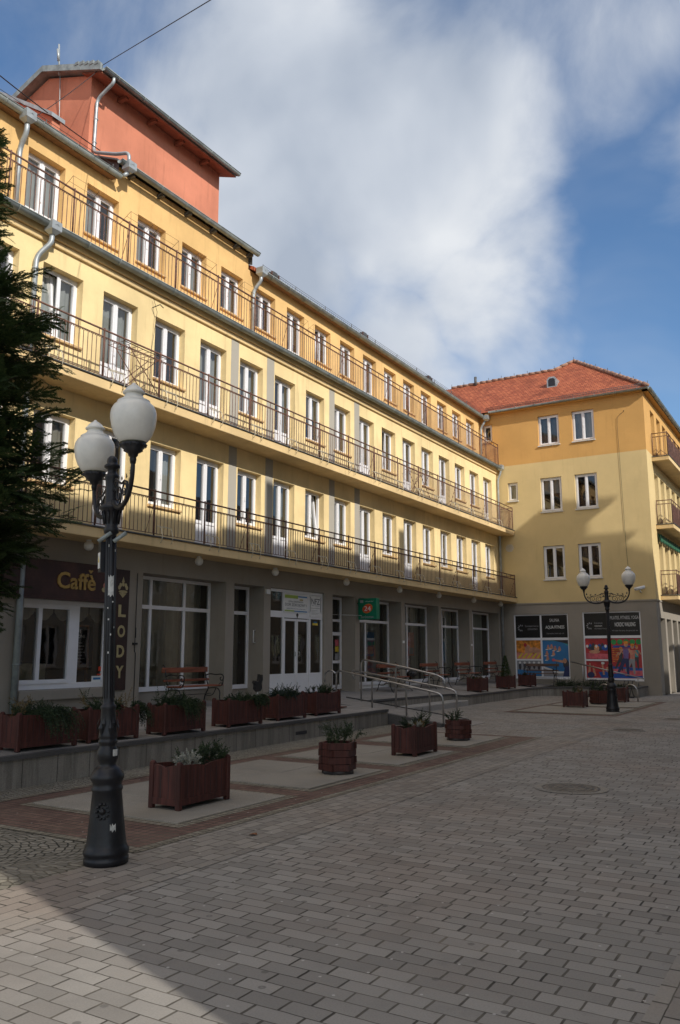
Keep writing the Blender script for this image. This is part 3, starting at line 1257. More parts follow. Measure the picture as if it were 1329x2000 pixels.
def slab_roof(mb, x0, z0, x1, z1, y0, y1, th=.1):
    mb.add([(x0, y0, z0), (x0, y1, z0), (x1, y1, z1), (x1, y0, z1),
            (x0, y0, z0 - th), (x0, y1, z0 - th), (x1, y1, z1 - th), (x1, y0, z1 - th)],
           [(0, 1, 2, 3), (7, 6, 5, 4), (0, 4, 5, 1), (1, 5, 6, 2), (2, 6, 7, 3), (3, 7, 4, 0)])


uvr = lambda co: (co.y, co.x * 1.14)
m = M()
slab_roof(m, -12.74, 11.99, -17.4, 14.45, 2.3, 11.55)
slab_roof(m, -12.74, 11.94, -17.4, 14.40, 16.5, YE + .3)
slab_roof(m, -13.6, 12.50, -17.4, 14.43, 11.55, 16.5)
slab_roof(m, -22.2, 11.9, -17.4, 14.45, 2.3, YE + .3)
m.build('roof', 'roof_tiles', spa, uvr)
m = M()
slab_roof(m, -12.72, 12.36, -14.0, 12.94, 11.5, 16.52, .04)
for yy in (12.0, 12.95, 13.9, 14.85, 15.8, 16.38):
    m.box(-12.9, -12.70, yy - .03, yy + .03, 12.18, 12.28)
m.build('raised_eave', 'dark_zinc', spa)
m = M()
m.add([(-13.95, 11.6, 12.9), (-12.78, 11.6, 12.36), (-12.78, 11.6, 11.98), (-13.95, 11.6, 12.4)], [(0, 1, 2, 3)])
m.add([(-13.95, 16.47, 12.9), (-12.78, 16.47, 12.36), (-12.78, 16.47, 11.98), (-13.95, 16.47, 12.4)], [(3, 2, 1, 0)])
m.build('eave_cheek', 'dark_zinc', spa)
gutter('roof_gutter', -12.66, 2.3, 11.55, 11.95, .085, spa)
gutter('roof_gutter', -12.64, 11.5, 16.55, 12.30, .08, spa)
gutter('roof_gutter', -12.66, 16.75, YE - .15, 11.89, .085, spa)
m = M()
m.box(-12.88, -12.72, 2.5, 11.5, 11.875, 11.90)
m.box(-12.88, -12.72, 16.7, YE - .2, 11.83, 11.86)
m.build('soffit', 'soffit_shade_brown', spa)

m = M()
for y0, y1 in ((2.5, 11.4), (16.9, YE - .3)):
    n = int((y1 - y0) / 1.5)
    for k in range(n + 1):
        y = y0 + (y1 - y0) * k / n
        m.tube([(-12.76, y, 11.96), (-12.74, y, 12.17)], .012, 4)
    for z in (12.04, 12.10, 12.16):
        m.tube([(-12.745, y0, z), (-12.745, y1, z)], .007, 4)
    nb = int((y1 - y0) / .12)
    for k in range(nb + 1):
        y = y0 + (y1 - y0) * k / nb
        m.tube([(-12.745, y, 11.97), (-12.745, y, 12.10)], .005, 3, smooth=False)
m.build('snow_guard', 'dark_zinc', spa)
for y in (17.55, 22.72, 27.85):
    m = M()
    vs = []
    for yy in (y - .17, y + .17):
        pass
    pr = [(-.17, 0), (-.17, .14), (-.1, .215), (.1, .215), (.17, .14), (.17, 0)]
    m.T = lambda u, v, w, y=y: (-12.80 - w, y + u, 12.02 + v)
    m.prism(pr, (.45, 0))
    m.T = ident
    m.quad((-12.796, y - .12, 12.04), (-12.796, y + .12, 12.04), (-12.796, y + .12, 12.19), (-12.796, y - .12, 12.19))
    o = m.build('roof_vent', 'dark_zinc', spa)
    q = M()
    q.box(-12.796, -12.78, y - .19, y - .15, 12.02, 12.2)
    q.box(-12.796, -12.78, y + .15, y + .19, 12.02, 12.2)
    q.build('vent_frame', 'rust_panel', o)
m = M()
m.box(-15.2, -15.0, 26.9, 27.1, 13.1, 13.9)
m.build('chimney_pipe', 'zinc', spa)

# roof tower ----------------------------------------------------------
m = M()
pts = [(-13.9, 12.2), (-13.9, 14.98), (-15.45, 15.52), (-17.3, 14.9), (-17.3, 12.2)]
m.T = lambda u, v, w: (u, w, v)
m.prism([(a, b) for a, b in pts][::-1], (11.66, 16.32))
tw = m.build('roof_tower', 'tower_stucco', spa)
m = M()
slab_roof(m, -13.40, 14.91, -15.45, 15.66, 11.50, 16.52, .07)
slab_roof(m, -17.7, 14.86, -15.45, 15.66, 11.50, 16.52, .07)
m.build('tower_roof', 'gutter_zinc', tw)
m = M()
slab_roof(m, -13.43, 14.83, -14.1, 15.07, 11.54, 16.48, .04)
for yy in (12.5, 13.5, 14.5, 15.5):
    m.box(-13.9, -13.60, yy - .045, yy + .045, 14.79, 14.88)
m.build('eave_boards', 'soffit_shade_red', tw)
m = M()
m.T = lambda u, v, w: (u, w, v)
m.prism([(-13.38, 14.80), (-13.38, 14.97), (-15.45, 15.74), (-17.72, 14.95), (-17.72, 14.78), (-15.45, 15.58)][::-1], (11.44, 11.52))
m.T = ident
for k in range(5):
    x1 = -13.45 - .17 * k
    z0 = 14.98 + .372 * (-13.38 - x1)
    m.box(x1 - .12, x1, 11.43, 11.56, z0 - .02, z0 + .05 + .015 * (k % 2))
m.build('verge_flashing', 'verge_zinc', tw)
gutter('tower_gutter', -13.36, 11.55, 16.54, 14.90, .065, tw)


def pipe(name, pts, parent, r=.045, clips=(), mat='zinc'):
    q = M()
    q.tube(smooth_path(pts, 5), r, 12)
    for c in clips:
        q.lathe([(r + .012, -.015), (r + .012, .015)], c, 12)
    return q.build(name, mat, parent)


pipe('tower_downpipe', [(-13.38, 11.86, 14.86), (-13.38, 11.86, 14.72), (-13.84, 11.80, 14.42), (-13.84, 11.78, 13.05),
                        (-13.0, 11.72, 12.68), (-12.60, 11.72, 12.58), (-12.60, 11.72, 12.3)], tw, .04,
     [(-13.84, 11.80, 13.9), (-13.84, 11.79, 13.3)])


def hopper(parent, x, y, z, s=.16):
    q = M()
    q.add([(x - s * .9, y - s, z + s), (x + s, y - s, z + s), (x + s, y + s, z + s), (x - s * .9, y + s, z + s),
           (x - s * .9, y - s, z - s * .5), (x + s, y - s, z - s * .5), (x + s, y + s, z - s * .5), (x - s * .9, y + s, z - s * .5),
           (x - s * .4, y - s * .4, z - s * 1.1), (x + s * .4, y - s * .4, z - s * 1.1), (x + s * .4, y + s * .4, z - s * 1.1), (x - s * .4, y + s * .4, z - s * 1.1)],
          [(0, 1, 2, 3), (0, 4, 5, 1), (1, 5, 6, 2), (2, 6, 7, 3), (3, 7, 4, 0), (4, 8, 9, 5), (5, 9, 10, 6), (6, 10, 11, 7), (7, 11, 8, 4), (11, 10, 9, 8)])
    # pressed chevron on the front
    q.add([(x + s + .004, y - .06, z + .02), (x + s + .012, y, z + .09), (x + s + .004, y + .06, z + .02), (x + s + .012, y, z + .05)], [(0, 3, 1), (1, 3, 2)])
    return q.build('rainwater_hopper', 'zinc', parent)


hopper(spa, -12.60, 9.09, 11.84, .115)
pipe('downpipe', [(-12.62, 9.10, 11.74), (-12.62, 9.10, 11.55), (-12.82, 9.12, 11.28), (-12.82, 9.12, 9.58)], spa, .05, [(-12.82, 9.12, 10.9), (-12.82, 9.12, 10.1)])
hopper(spa, -12.58, 11.72, 12.20, .115)
pipe('downpipe', [(-12.6, 11.72, 12.1), (-12.62, 11.6, 11.95)], spa, .045)
hopper(spa, -12.60, 16.66, 11.80, .115)
pipe('downpipe', [(-12.62, 16.66, 11.70), (-12.62, 16.66, 11.56), (-12.82, 16.6, 11.30), (-12.82, 16.6, 9.58)], spa, .05, [(-12.82, 16.6, 10.8)])
hopper(spa, XF + .26, 9.32, 9.43, .115)
pipe('downpipe', [(XF + .24, 9.32, 9.32), (XF + .24, 9.32, 9.15), (XF + .07, 9.14, 8.85), (XF + .07, 9.13, 6.8)], spa, .05, [(XF + .07, 9.13, 8.6), (XF + .07, 9.13, 7.4)])
pipe('downpipe', [(XF + .07, 9.13, 6.5), (XF + .07, 9.13, 3.95)], spa, .05)
pipe('downpipe', [(XF + .07, 9.28, 3.65), (XF + .07, 9.28, .5)], spa, .055, [(XF + .07, 9.28, 1.4)], 'gutter_zinc')
pipe('downpipe', [(XF + .22, YE - .14, 9.5), (XF + .22, YE - .14, 9.3), (XF + .08, YE - .14, 9.0), (XF + .08, YE - .14, .5)], spa, .05, [(XF + .08, YE - .14, 8.0)])
hopper(spa, XF + .22, YE - .16, 9.5, .12)
pipe('downpipe', [(-12.55, YE - .2, 11.74), (-12.80, YE - .2, 11.4), (-12.82, YE - .2, 9.6)], spa, .05)
hopper(spa, -12.53, YE - .2, 11.80, .12)

m = M()      # zinc verge flashing left of the tower
m.T = lambda u, v, w: (u, w, v)
m.prism([(-17.2, 11.8), (-17.2, 15.3), (-13.0, 12.52), (-13.0, 11.9)], (9.95, 10.15))
pw = m.build('party_wall', 'tower_stucco', spa)
m = M()
m.T = lambda u, v, w: (u, w, v)
m.prism([(-17.25, 15.31), (-17.25, 15.40), (-12.93, 12.58), (-12.93, 12.49)], (9.88, 10.22))
m.build('zinc_cap', 'zinc', pw)
m = M()
m.tube([(-14.9, 11.52, 15.3), (-14.9, 11.46, 16.1)], .022, 6)
m.tube([(-14.9, 11.48, 15.66), (-14.9, 11.44, 15.95)], .035, 6)
m.build('lightning_rod', 'zinc', tw)
m = M()
m.tube([(-14.9, 11.55, 15.3), (-14.95, 11.63, 14.5), (-14.85, 11.6, 13.2)], .012, 5)
m.build('cable', 'zinc', tw)

# ------------------------------------------------------------------ ground floor
openings = [(12.28, 14.97), (15.28, 16.46), (16.74, 19.27), (19.70, 20.96), (21.23, 23.97), (24.23, 26.88), (27.10, 29.72), (30.03, 32.95)]
holes = [(a, b, .3, 3.23) for a, b in openings] + [(9.42, 11.50, .95, 2.56)]
m = M(TX)
wall_with_holes(m, 2.5, YE, .0, 3.70, holes, .52)
m.T = ident
m.build('ground_floor_wall', 'grey_stucco', spa)
XW = XF - .52
TW_ = facing_x(XW)


def shopfront(a, b, zb, zt, mull, trans=2.57, curtain=True, T=TW_, cur='curtain', name='shop_window'):
    f = M(T)
    o, d = .07, .06
    e = .003
    a, b = a + e, b - e
    f.box(a, a + o, zb, zt - e, 0, d)
    f.box(b - o, b, zb, zt - e, 0, d)
    f.box(a + o, b - o, zt - o - e, zt - e, 0, d)
    f.box(a + o, b - o, zb, zb + o + .03, 0, d)
    f.box(a + o, b - o, trans - .04, trans + .04, 0, d + .01)
    xs = [a + o] + list(mull) + [b - o]
    for q in mull:
        f.box(q - .035, q + .035, zb + o + .03, trans - .04, 0, d)
        f.box(q - .035, q + .035, trans + .04, zt - o - e, 0, d)
    fo = f.build(name, 'white_frame', spa)
    p = M(T)
    p.quad((a + o, zb + o, .03), (b - o, zb + o, .03), (b - o, zt - o, .03), (a + o, zt - o, .03))
    p.build('pane', 'shop_glass', fo)
    if curtain:
        c = M(T)
        L = b - a
        for s0, s1 in ((.0, .2), (.22, .47), (.5, .72), (.74, 1)):
            curtain_mesh(c, a + L * s0, a + L * s1, zb + .02, zt - .05, -.28, 4, .055)
        c.build('curtain', cur, fo)
    s = M(T)
    s.box(a, b, .1, zb - .003, -.2, .03)
    s.build('base_panel', 'grey_stucco' if zb > .7 else 'white_paint', fo)
    return fo


shopfront(12.28, 14.97, .79, 3.23, [13.0, 14.07], cur='curtain_green')
shopfront(15.28, 16.46, .74, 3.23, [])
shopfront(21.23, 23.97, .62, 3.23, [22.4], cur='curtain_green')
shopfront(24.23, 26.88, .60, 3.23, [25.3], cur='curtain_green')
shopfront(27.10, 29.72, .58, 3.23, [28.2], cur='curtain_green')
shopfront(30.03, 32.95, .57, 3.23, [31.2], cur='curtain_green')

# entrance with sliding doors (front of the opening)
TD = facing_x(-12.28)
f = M(TD)
zt, zb = 3.225, .56
for a, b, c, d in [(16.745, 16.81, zb, zt), (19.20, 19.265, zb, zt), (16.81, 19.20, 3.15, zt), (16.81, 19.20, 2.50, 2.66)]:
    f.box(a, b, c, d, -.04, .02)
f.box(17.36, 17.43, zb, 2.5, -.04, .02)
f.box(18.60, 18.67, zb, 2.5, -.04, .02)
f.box(17.36, 17.43, 2.66, 3.15, -.04, .02)
f.box(18.60, 18.67, 2.66, 3.15, -.04, .02)
ent = f.build('entrance', 'door_white', spa)
for a, b in ((17.44, 18.005), (18.02, 18.59)):
    q = M(TD)
    q.box(a, a + .05, zb + .02, 2.48, -.035, .01)
    q.box(b - .05, b, zb + .02, 2.48, -.035, .01)
    q.box(a + .05, b - .05, 2.42, 2.48, -.035, .01)
    q.box(a + .05, b - .05, zb + .02, 1.02, -.035, .006)
    q.box(a + .05, b - .05, 1.02, 1.07, -.035, .01)
    do = q.build('sliding_door', 'door_white', ent)
    q = M(TD)
    q.quad((a + .05, 1.07, -.015), (b - .05, 1.07, -.015), (b - .05, 2.42, -.015), (a + .05, 2.42, -.015))
    q.build('pane', 'shop_glass', do)
    hx = b - .09 if a < 17.9 else a + .09
    q = M(TD)
    q.tube([(hx, 1.52, .01), (hx, 1.52, .05), (hx, 1.62, .05), (hx, 1.62, .01)], .01, 6)
    q.build('handle', 'steel', do)
for a, b in ((16.81, 17.36), (18.67, 19.20)):
    q = M(TD)
    q.box(a, b, zb, 1.02, -.035, .008)
    q.box(a, b, 1.02, 1.07, -.035, .014)
    q.build('panel', 'door_white', ent)
    q = M(TD)
    q.quad((a, 1.07, -.01), (b, 1.07, -.01), (b, 2.5, -.01), (a, 2.5, -.01))
    q.build('pane', 'shop_glass', ent)
q = M(TD)
q.quad((16.81, 2.66, -.01), (17.36, 2.66, -.01), (17.36, 3.15, -.01), (16.81, 3.15, -.01))
q.build('pane', 'shop_glass', ent)
q = M(TD)
q.box(17.43, 18.60, 2.66, 3.15, -.03, 0)
q.build('panel', 'door_white', ent)
q = M(TD)
q.disc(18.02, 2.585, .05, .05, .024, 14)
q.prism([(17.96, 2.6), (18.02, 2.5), (18.08, 2.6)], (.02, .026))
q.build('door_sensor', 'black_print', ent)
q = M(TD)
q.box(18.80, 19.06, 2.34, 2.40, -.008, -.004)
q.build('door_sticker', 'yellow_print', ent)
q = M(TD)
q.box(18.86, 19.02, 2.405, 2.44, -.008, -.004)
q.build('door_sticker', 'blue_print', ent)

# small side door in the fourth opening
f = M(TW_)
a, b, zb = 19.703, 20.957, .56
for u0, u1, c, d in [(a, a + .07, zb, 3.22), (b - .07, b, zb, 3.22), (a + .07, b - .07, 3.15, 3.22), (a + .07, b - .07, 2.5, 2.57),
                     (a + .07, b - .07, 2.1, 2.2), (a + .07, b - .07, zb, zb + .12), (a + .07, b - .07, 1.3, 1.38), (20.4, 20.46, zb + .12, 1.3), (20.4, 20.46, 1.38, 2.1)]:
    f.box(u0, u1, c, d, 0, .06)
sd = f.build('side_door', 'white_frame', spa)
q = M(TW_)
q.quad((a + .07, zb, .03), (b - .07, zb, .03), (b - .07, 3.2, .03), (a + .07, 3.2, .03))
q.build('pane', 'shop_glass', sd)
for (u0, u1, c, d, mt) in [(20.62, 20.82, 1.80, 1.98, 'pink_print'), (20.62, 20.82, 1.63, 1.78, 'yellow_print'), (20.62, 20.82, 1.4, 1.58, 'grey_print')]:
    q = M(TW_)
    q.box(u0, u1, c, d, .034, .038)
    q.build('notice', mt, sd)
q = M(TW_)
q.tube([(20.5, 1.5, .06), (20.5, 1.5, .1), (20.5, 1.9, .1), (20.5, 1.9, .06)], .012, 6)
q.build('handle', 'black_print', sd)

# cafe window ----------------------------------------------------------
TC = facing_x(-12.42)
f = M(TC)
a, b, zb, zt = 9.425, 11.495, .953, 2.557
for u0, u1, c, d, w1 in [(a, a + .07, zb, zt, .06), (b - .07, b, zb, zt, .06), (a + .07, b - .07, zt - .09, zt, .06), (a + .07, b - .07, zb, zb + .1, .06),
                         (10.62, 10.82, zb + .1, zt - .09, .05), (a + .07, 10.62, zb + .1, zb + .17, .08), (10.56, 10.62, zb + .17, zt - .16, .08),
                         (a + .07, 10.62, zt - .16, zt - .09, .08), (9.86, 9.94, zb + .17, zt - .16, .08)]:
    f.box(u0, u1, c, d, 0, w1)
cw = f.build('cafe_window', 'white_frame', spa)
p = M(TC)
p.quad((a + .07, zb + .1, .03), (b - .07, zb + .1, .03), (b - .07, zt - .09, .03), (a + .07, zt - .09, .03))
p.build('pane', 'shop_glass', cw)
s = M(TC)
s.cbox(a - .05, b + .05, .77, .948, .0, .30, .01)
s.build('sill', 'grey_stucco', cw)
q = M(TC)
q.box(11.20, 11.46, 1.0, 1.16, .034, .038)
q.build('window_sticker', 'white_paint', cw)
q = M(TC)
q.box(11.24, 11.43, 1.09, 1.13, .0385, .040)
q.build('sticker_print', 'blue_print', cw)
q = M(TC)
q.box(11.33, 11.47, 1.17, 1.20, .034, .038)
q.box(11.36, 11.46, 1.25, 1.34, .034, .038)
q.build('window_sticker', 'orange_red', cw)
for k in range(5):      # scalloped valance inside
    q = M(TC)
    c0 = a + .1 + k * .42
    n = 12
    vs, fs = [], []
    for i in range(n + 1):
        u = c0 + .40 * i / n
        dz = .16 + .16 * math.sin(math.pi * i / n)
        vs += [(u, zt - .05, -.12 + .012 * math.sin(i * 2.4)), (u, zt - .05 - dz, -.12 + .012 * math.sin(i * 2.4))]
    for i in range(n):
        fs.append((2 * i, 2 * i + 1, 2 * i + 3, 2 * i + 2))
    q.add(vs, fs, None, True)
    q.build('valance', 'curtain_tan', cw)

# conduit and small wall fittings
m = M(TX)
m.tube([(12.13, .6, .02), (12.13, 1.6, .02), (12.10, 1.62, .02), (12.10, 3.2, .02)], .008, 5)
m.box(12.05, 12.15, 1.76, 1.80, .0, .05)
m.tube([(12.1, 1.9, .03), (12.1, 2.1, .03)], .014, 5)
m.build('conduit', 'cable_black', spa)
m = M()
m.tube([(-12.45, 16.452, 1.85), (-12.45, 16.38, 1.85), (-12.45, 16.38, 2.15), (-12.45, 16.452, 2.15)], .017, 6)
m.build('wall_bracket', 'white_paint', spa)
m = M(TX)
m.box(16.52, 16.66, 3.05, 3.17, .0, .05)
m.build('junction_box', 'white_paint', spa)
for y, z in ((24.1, 1.95), (29.9, 1.9)):
    m = M(TX)
    m.box(y - .07, y + .07, z - .04, z + .04, 0, .008)
    m.build('house_number', 'white_paint', spa)
for (y0, y1, z0, z1, mt) in [(22.62, 23.3, 1.5, 2.25, 'blue_print'), (25.0, 25.7, 1.45, 2.2, 'teal_print'), (25.75, 26.2, 1.5, 2.3, 'salmon_print'),
                             (27.6, 28.7, 1.3, 2.3, 'teal_print'), (30.6, 31.3, 1.5, 2.2, 'matblue_print')]:
    q = M(TW_)
    q.box(y0, y1, z0, z1, -.14, -.135, 0)
    q.box(y0 + .06, y1 - .06, z0 + .06, z0 + .28, -.134, -.132, 1)
    q.build('window_poster', [mt, 'grey_print'], spa)
# loose overhead wires on the facade
m = M()
m.tube([(XF + .05, 12.2, 9.2), (XF + .12, 12.25, 8.9), (XF + .02, 12.22, 8.0), (XF + .02, 12.22, 6.8)], .006, 4)
m.tube([(XF + .02, 12.2, 9.0), (XF + .25, 12.2, 9.02), (XF + .25, 12.3, 8.98)], .012, 4)
m.build('facade_wire', 'cable_black', spa)

# =================================================================== CORNER BUILDING
YR, XR = 33.3, -5.96
TM = facing_my(YR)
TXR = facing_x(XR)
cor = thing('corner_building', 'yellow corner house with red tiled hip roof, orange top storey and poster windows', 'building', (0, 0, 0))
wins = []
for (z0, z1) in ((4.58, 5.98), (7.42, 8.87), (10.28, 11.58)):
    for (a, b) in ((-10.30, -9.40), (-8.85, -7.94)):
        wins.append((a, b, z0, z1))
smalls = [(-12.80, -12.36, 10.77, 11.55), (-11.73, -11.29, 8.02, 8.82)]
low = [h for h in wins + smalls if h[3] < 9.5]
top = [h for h in wins + smalls if h[3] > 9.5]
side_u = [(34.62 + 1.35 * i, 35.45 + 1.35 * i) for i in range(12)]
sl = [(a, b, z0, z1) for a, b in side_u for z0, z1 in ((3.95, 6.0), (6.80, 8.85))]
st = [(a, b, 9.65, 11.55) for a, b in side_u]
m = M(TM)
wall_with_holes(m, -22, XR, 3.60, 9.58, low, .25)
m.T = TXR
wall_with_holes(m, YR, 52, 3.60, 9.58, sl, .25)
m.build('lower_wall', 'corner_cream_stucco', cor)
m = M(TM)
wall_with_holes(m, -22, XR, 9.58, 12.0, top, .25)
m.T = TXR
wall_with_holes(m, YR, 52, 9.58, 12.0, st, .25)
m.build('upper_wall', 'corner_orange_stucco', cor)
m = M(TM)
shops = [(-11.68, -9.40, .55, 3.17), (-8.82, -6.58, .52, 3.21)]
wall_with_holes(m, -12.72, XR, -.1, 3.597, shops, .12)
m.T = TXR
bays = [(33.95 + 1.35 * i, 34.95 + 1.35 * i, .0, 2.95) for i in range(12)]
wall_with_holes(m, YR, 52, -.1, 3.597, bays, .5)
m.box(YR + .001, 52, 3.58, 3.64, 0, .03)
m.T = TM
m.box(-12.1, XR + .03, 3.58, 3.64, .0, .03)
m.build('ground_floor_wall', 'grey_stucco', cor)
for a, b, c, d in bays[:5]:
    m = M(TXR)
    m.box(a, b, -.1, .75, -.6, -.3)
    m.build('bay_parapet', 'pale_stucco', cor)
    m = M(TXR)
    m.quad((a, .75, -.49), (b, .75, -.49), (b, 2.95, -.49), (a, 2.95, -.49))
    m.build('bay_pane', 'shop_glass', cor)
m = M()
m.box(-21.9, XR - .6, YR + .6, YR + .7, 0, 11.9)
m.box(XR - .7, XR - .6, YR + .7, 51.9, 0, 11.9)
m.box(-22, XR - .3, 51.9, 52, 0, 12)
m.build('interior', 'interior', cor)
ck = {0: 'none', 1: 'none', 2: 'half', 3: 'none', 4: 'full', 5: 'full'}
for i, (a, b, c, d) in enumerate(wins):
    window(cor, TM, a, b, c, d, .10, False, ck[(i // 2) * 2 + i % 2], 'sill_white')
window(cor, TM, *smalls[0], .12, False, 'none', 'sill_tile', False, False)
window(cor, TM, *smalls[1], .10, False, 'full', 'sill_white', False, False)
for i, h in enumerate(sl + st):
    if h[0] > 40:
        continue
    window(cor, TXR, h[0], h[1], h[2], h[3], .16, True, 'full')
m = M(TM)
for k in range(7):
    z = 5.86 + k * .045
    hw = math.sqrt(max(.002, .0289 - (z - 5.995) ** 2)) 
    m.box(-11.74 - hw, -11.74 + hw, z - .012, z + .012, .0, .02)
m.build('air_vent', 'sill_white', cor)
# roof
E0 = (-12.9, YR - .22, 12.06)
tanp = .78
yr_, zr_ = 36.3, 12.06 + .78 * (36.3 - YR + .22)
m = M()
yp = 36.95
zp = 12.06 + .78 * (yp - YR + .22)
xc = XR + .25
xp = xc - (yp - YR + .22)
m.poly([(-24, YR - .22, 12.06), (xc, YR - .22, 12.06), (xp, yp, zp), (xp - .75, yr_, zr_), (-24, yr_, zr_)])
m.poly([(xc, YR - .22, 12.06), (xc, 52.2, 12.06), (xp, 52.2, zp), (xp, yp, zp)])
m.poly([(-24, yr_, zr_), (xp - .75, yr_, zr_), (xp - .75, 39.6, 12.1), (-24, 39.6, 12.1)])
m.poly([(xp, yp, zp), (xp, 52.2, zp), (xp - 4, 52.2, 12.1), (xp - 4, yp, 12.1)])


def uv_cor(co):
    return (co.x, co.y * 1.27)


rf = m.build('roof', 'roof_tiles', cor, uv_cor)
m = M()
rp = [Vector((-15.5, yr_, zr_)), Vector((xp - .75, yr_, zr_)), Vector((xp, yp, zp)), Vector((xc, YR - .22, 12.10))]
for a, b in zip(rp[:-1], rp[1:]):
    n = max(2, int((b - a).length / .3))
    for k in range(n):
        p, q = a.lerp(b, k / n), a.lerp(b, (k + 1.08) / n)
        up = Vector((0, 0, .035 + .012 * (k % 2)))
        m.tube([p + up, q + up * .6], [.085, .07], 7)
m.build('ridge_tiles', ['ridge_mortar'], rf)
m = M()
for k in range(9):
    p = rp[0].lerp(rp[1], k / 8)
    m.tube([p, p + Vector((0, 0, .22))], .012, 4)
for k in range(7):
    p = rp[2].lerp(rp[3], k / 6)
    m.tube([p, p + Vector((0, 0, .22))], .012, 4)
m.build('roof_hooks', 'dark_zinc', rf)
m = M()
for zo in (.06, .12, .18):
    m.tube([(-12.6, YR - .06, 12.12 + zo), (XR + .1, YR - .06, 12.12 + zo)], .01, 4)
for k in range(60):
    x = -12.6 + 6.7 * k / 59
    m.tube([(x, YR - .06, 12.10), (x, YR - .06, 12.30)], .006, 3, smooth=False)
m.build('snow_guard', 'dark_zinc', rf)
m = M()
m.T = lambda u, v, w: (-9.98 + u, 34.55 + w, 13.42 + v)
m.prism([(-.22, -.22), (-.22, .16), (-.12, .27), (.12, .27), (.22, .16), (.22, -.22)], (.5, 0))
m.cur = 1
m.prism([(-.15, -.16), (-.15, .12), (-.08, .2), (.08, .2), (.15, .12), (.15, -.16)], (.0, -.01))
m.build('roof_vent', ['zinc', 'black_print'], rf)
m = M()
m.tube([(-14.2, yr_ - .1, zr_ - .1), (-14.2, yr_ - .1, zr_ + .35)], .07, 8)
m.build('chimney_pipe', 'dark_zinc', rf)
gutter('roof_gutter', YR - .25, -12.4, XR + .26, 12.06, .075, cor, 'x')
gutter('roof_gutter', XR + .27, YR - .2, 52, 12.06, .075, cor)
m = M()
m.box(-12.6, XR + .2, YR - .2, YR - .001, 11.965, 12.0)
m.box(XR + .001, XR + .2, YR - .2, 52, 11.965, 12.0)
m.build('soffit', 'corner_orange_stucco', cor)
# balconies on the street side
for ztop in (3.86, 6.70, 9.50):
    m = M()
    m.cbox(XR + .001, XR + .66, 34.35, 50, ztop - .2, ztop - .03, .01)
    so = m.build('balcony', 'slab_stucco', cor)
    m = M()
    m.cbox(XR + .004, XR + .69, 34.33, 50, ztop - .029, ztop, .006)
    m.build('drip_edge', 'dark_zinc', so)
    m = M()
    railing_mesh(m, [(XR + .05, 34.42, ztop), (XR + .62, 34.42, ztop)], .96, .13, loops=True, braces=False)
    railing_mesh(m, [(XR + .62, 34.42, ztop), (XR + .62, 50, ztop)], .96, .15, loops=False, braces=False)
    m.tube([(XR + .15, 34.42, ztop + .02), (XR + .35, 34.42, ztop + .25), (XR + .58, 34.42, ztop + .02)], .012, 4)
    m.build('railing', 'rail_iron', so)
    m = M()
    m.box(XR + .595, XR + .605, 34.5, 50, ztop + .06, ztop + .80)
    m.build('railing_panel', 'rust_panel', so)
m = M()
for k in range(9):
    y = 34.4 + k * .55
    m.add([(XR + .02, y, 6.36), (XR + .02, y + .42, 6.36), (XR + .12, y + .42, 6.0), (XR + .12, y, 6.0)], [(0, 1, 2, 3)])
    m.add([(XR + .10, y + .05, 6.3), (XR + .10, y + .5, 6.34), (XR + .16, y + .45, 6.06), (XR + .14, y + .1, 5.98)], [(0, 1, 2, 3)])
m.build('awning', 'awning_green', cor)
m = M(TM)
m.tube([(-6.75, 11.25, .02), (-7.0, 11.05, .02), (-7.02, 10.6, .02), (-6.98, 8, .02), (-6.95, 5.6, .02), (-6.9, 4.4, .02)], .006, 5)
m.tube([(-6.75, 11.25, .02), (-6.72, 11.28, .06)], .016, 5)
m.build('facade_cable', 'cable_black', cor)

# window frames of the poster windows + posters
poster_frames = []
for (a, b, c, d), mu, crossz in ((shops[0], -10.55, 2.16), (shops[1], -7.80, 2.22)):
    f = M(TM)
    w0, w1 = -.11, -.05
    for u0, u1, v0, v1 in [(a, a + .05, c, d), (b - .05, b, c, d), (a + .05, b - .05, d - .05, d), (a + .05, b - .05, c, c + .10),
                           (mu - .035, mu + .035, c + .10, d - .05), (a + .05, mu - .035, crossz - .05, crossz + .05), (mu + .035, b - .05, crossz - .05, crossz + .05)]:
        f.box(u0, u1, v0, v1, w0, w1)
    f.box(a + .05, mu - .035, 1.28, 1.35, w0, w1)
    f.build('poster_window', 'white_frame', cor)

PW = -.08


def poster(label, name='window_poster'):
    return thing(name, label, 'poster', (0, 0, 0), 0, 'posters filling the shop windows of the corner house')


def panel(parent, name, u0, u1, v0, v1, mat, w=PW, t=.004):
    q = M(TM)
    q.box(u0, u1, v0, v1, w, w + t)
    return q.build(name, mat, parent)


def blobs(parent, name, items, mats, w=PW + .0045):
    """flat printed shapes: ('d',u,v,ru,rv,mi,rot) discs and ('p',[(u,v)..],mi) polygons"""
    q = M(TM)
    for i, it in enumerate(items):
        ww = w + .0003 * i
        if it[0] == 'd':
            q.disc(it[1], it[2], it[3], it[4], ww, 14, it[5], it[6] if len(it) > 6 else 0)
        else:
            q.poly([(a, b, ww) for a, b in it[1]], it[2])
    return q.build(name, mats, parent)


def limb(u0, v0, u1, v1, w0, w1, mi):
    dx, dy = u1 - u0, v1 - v0
    L = math.hypot(dx, dy)
    nx, ny = -dy / L, dx / L
    return ('p', [(u0 - nx * w0, v0 - ny * w0), (u1 - nx * w1, v1 - ny * w1), (u1 + nx * w1, v1 + ny * w1), (u0 + nx * w0, v0 + ny * w0)], mi)


def logo(parent, u, v, r):
    it = []
    for k in range(7):
        a = R(60 + k * 38)
        it.append(('d', u + r * math.cos(a), v + r * math.sin(a), r * .32, r * .2, 0, a))
    blobs(parent, 'emblem', it, ['grey_print'])


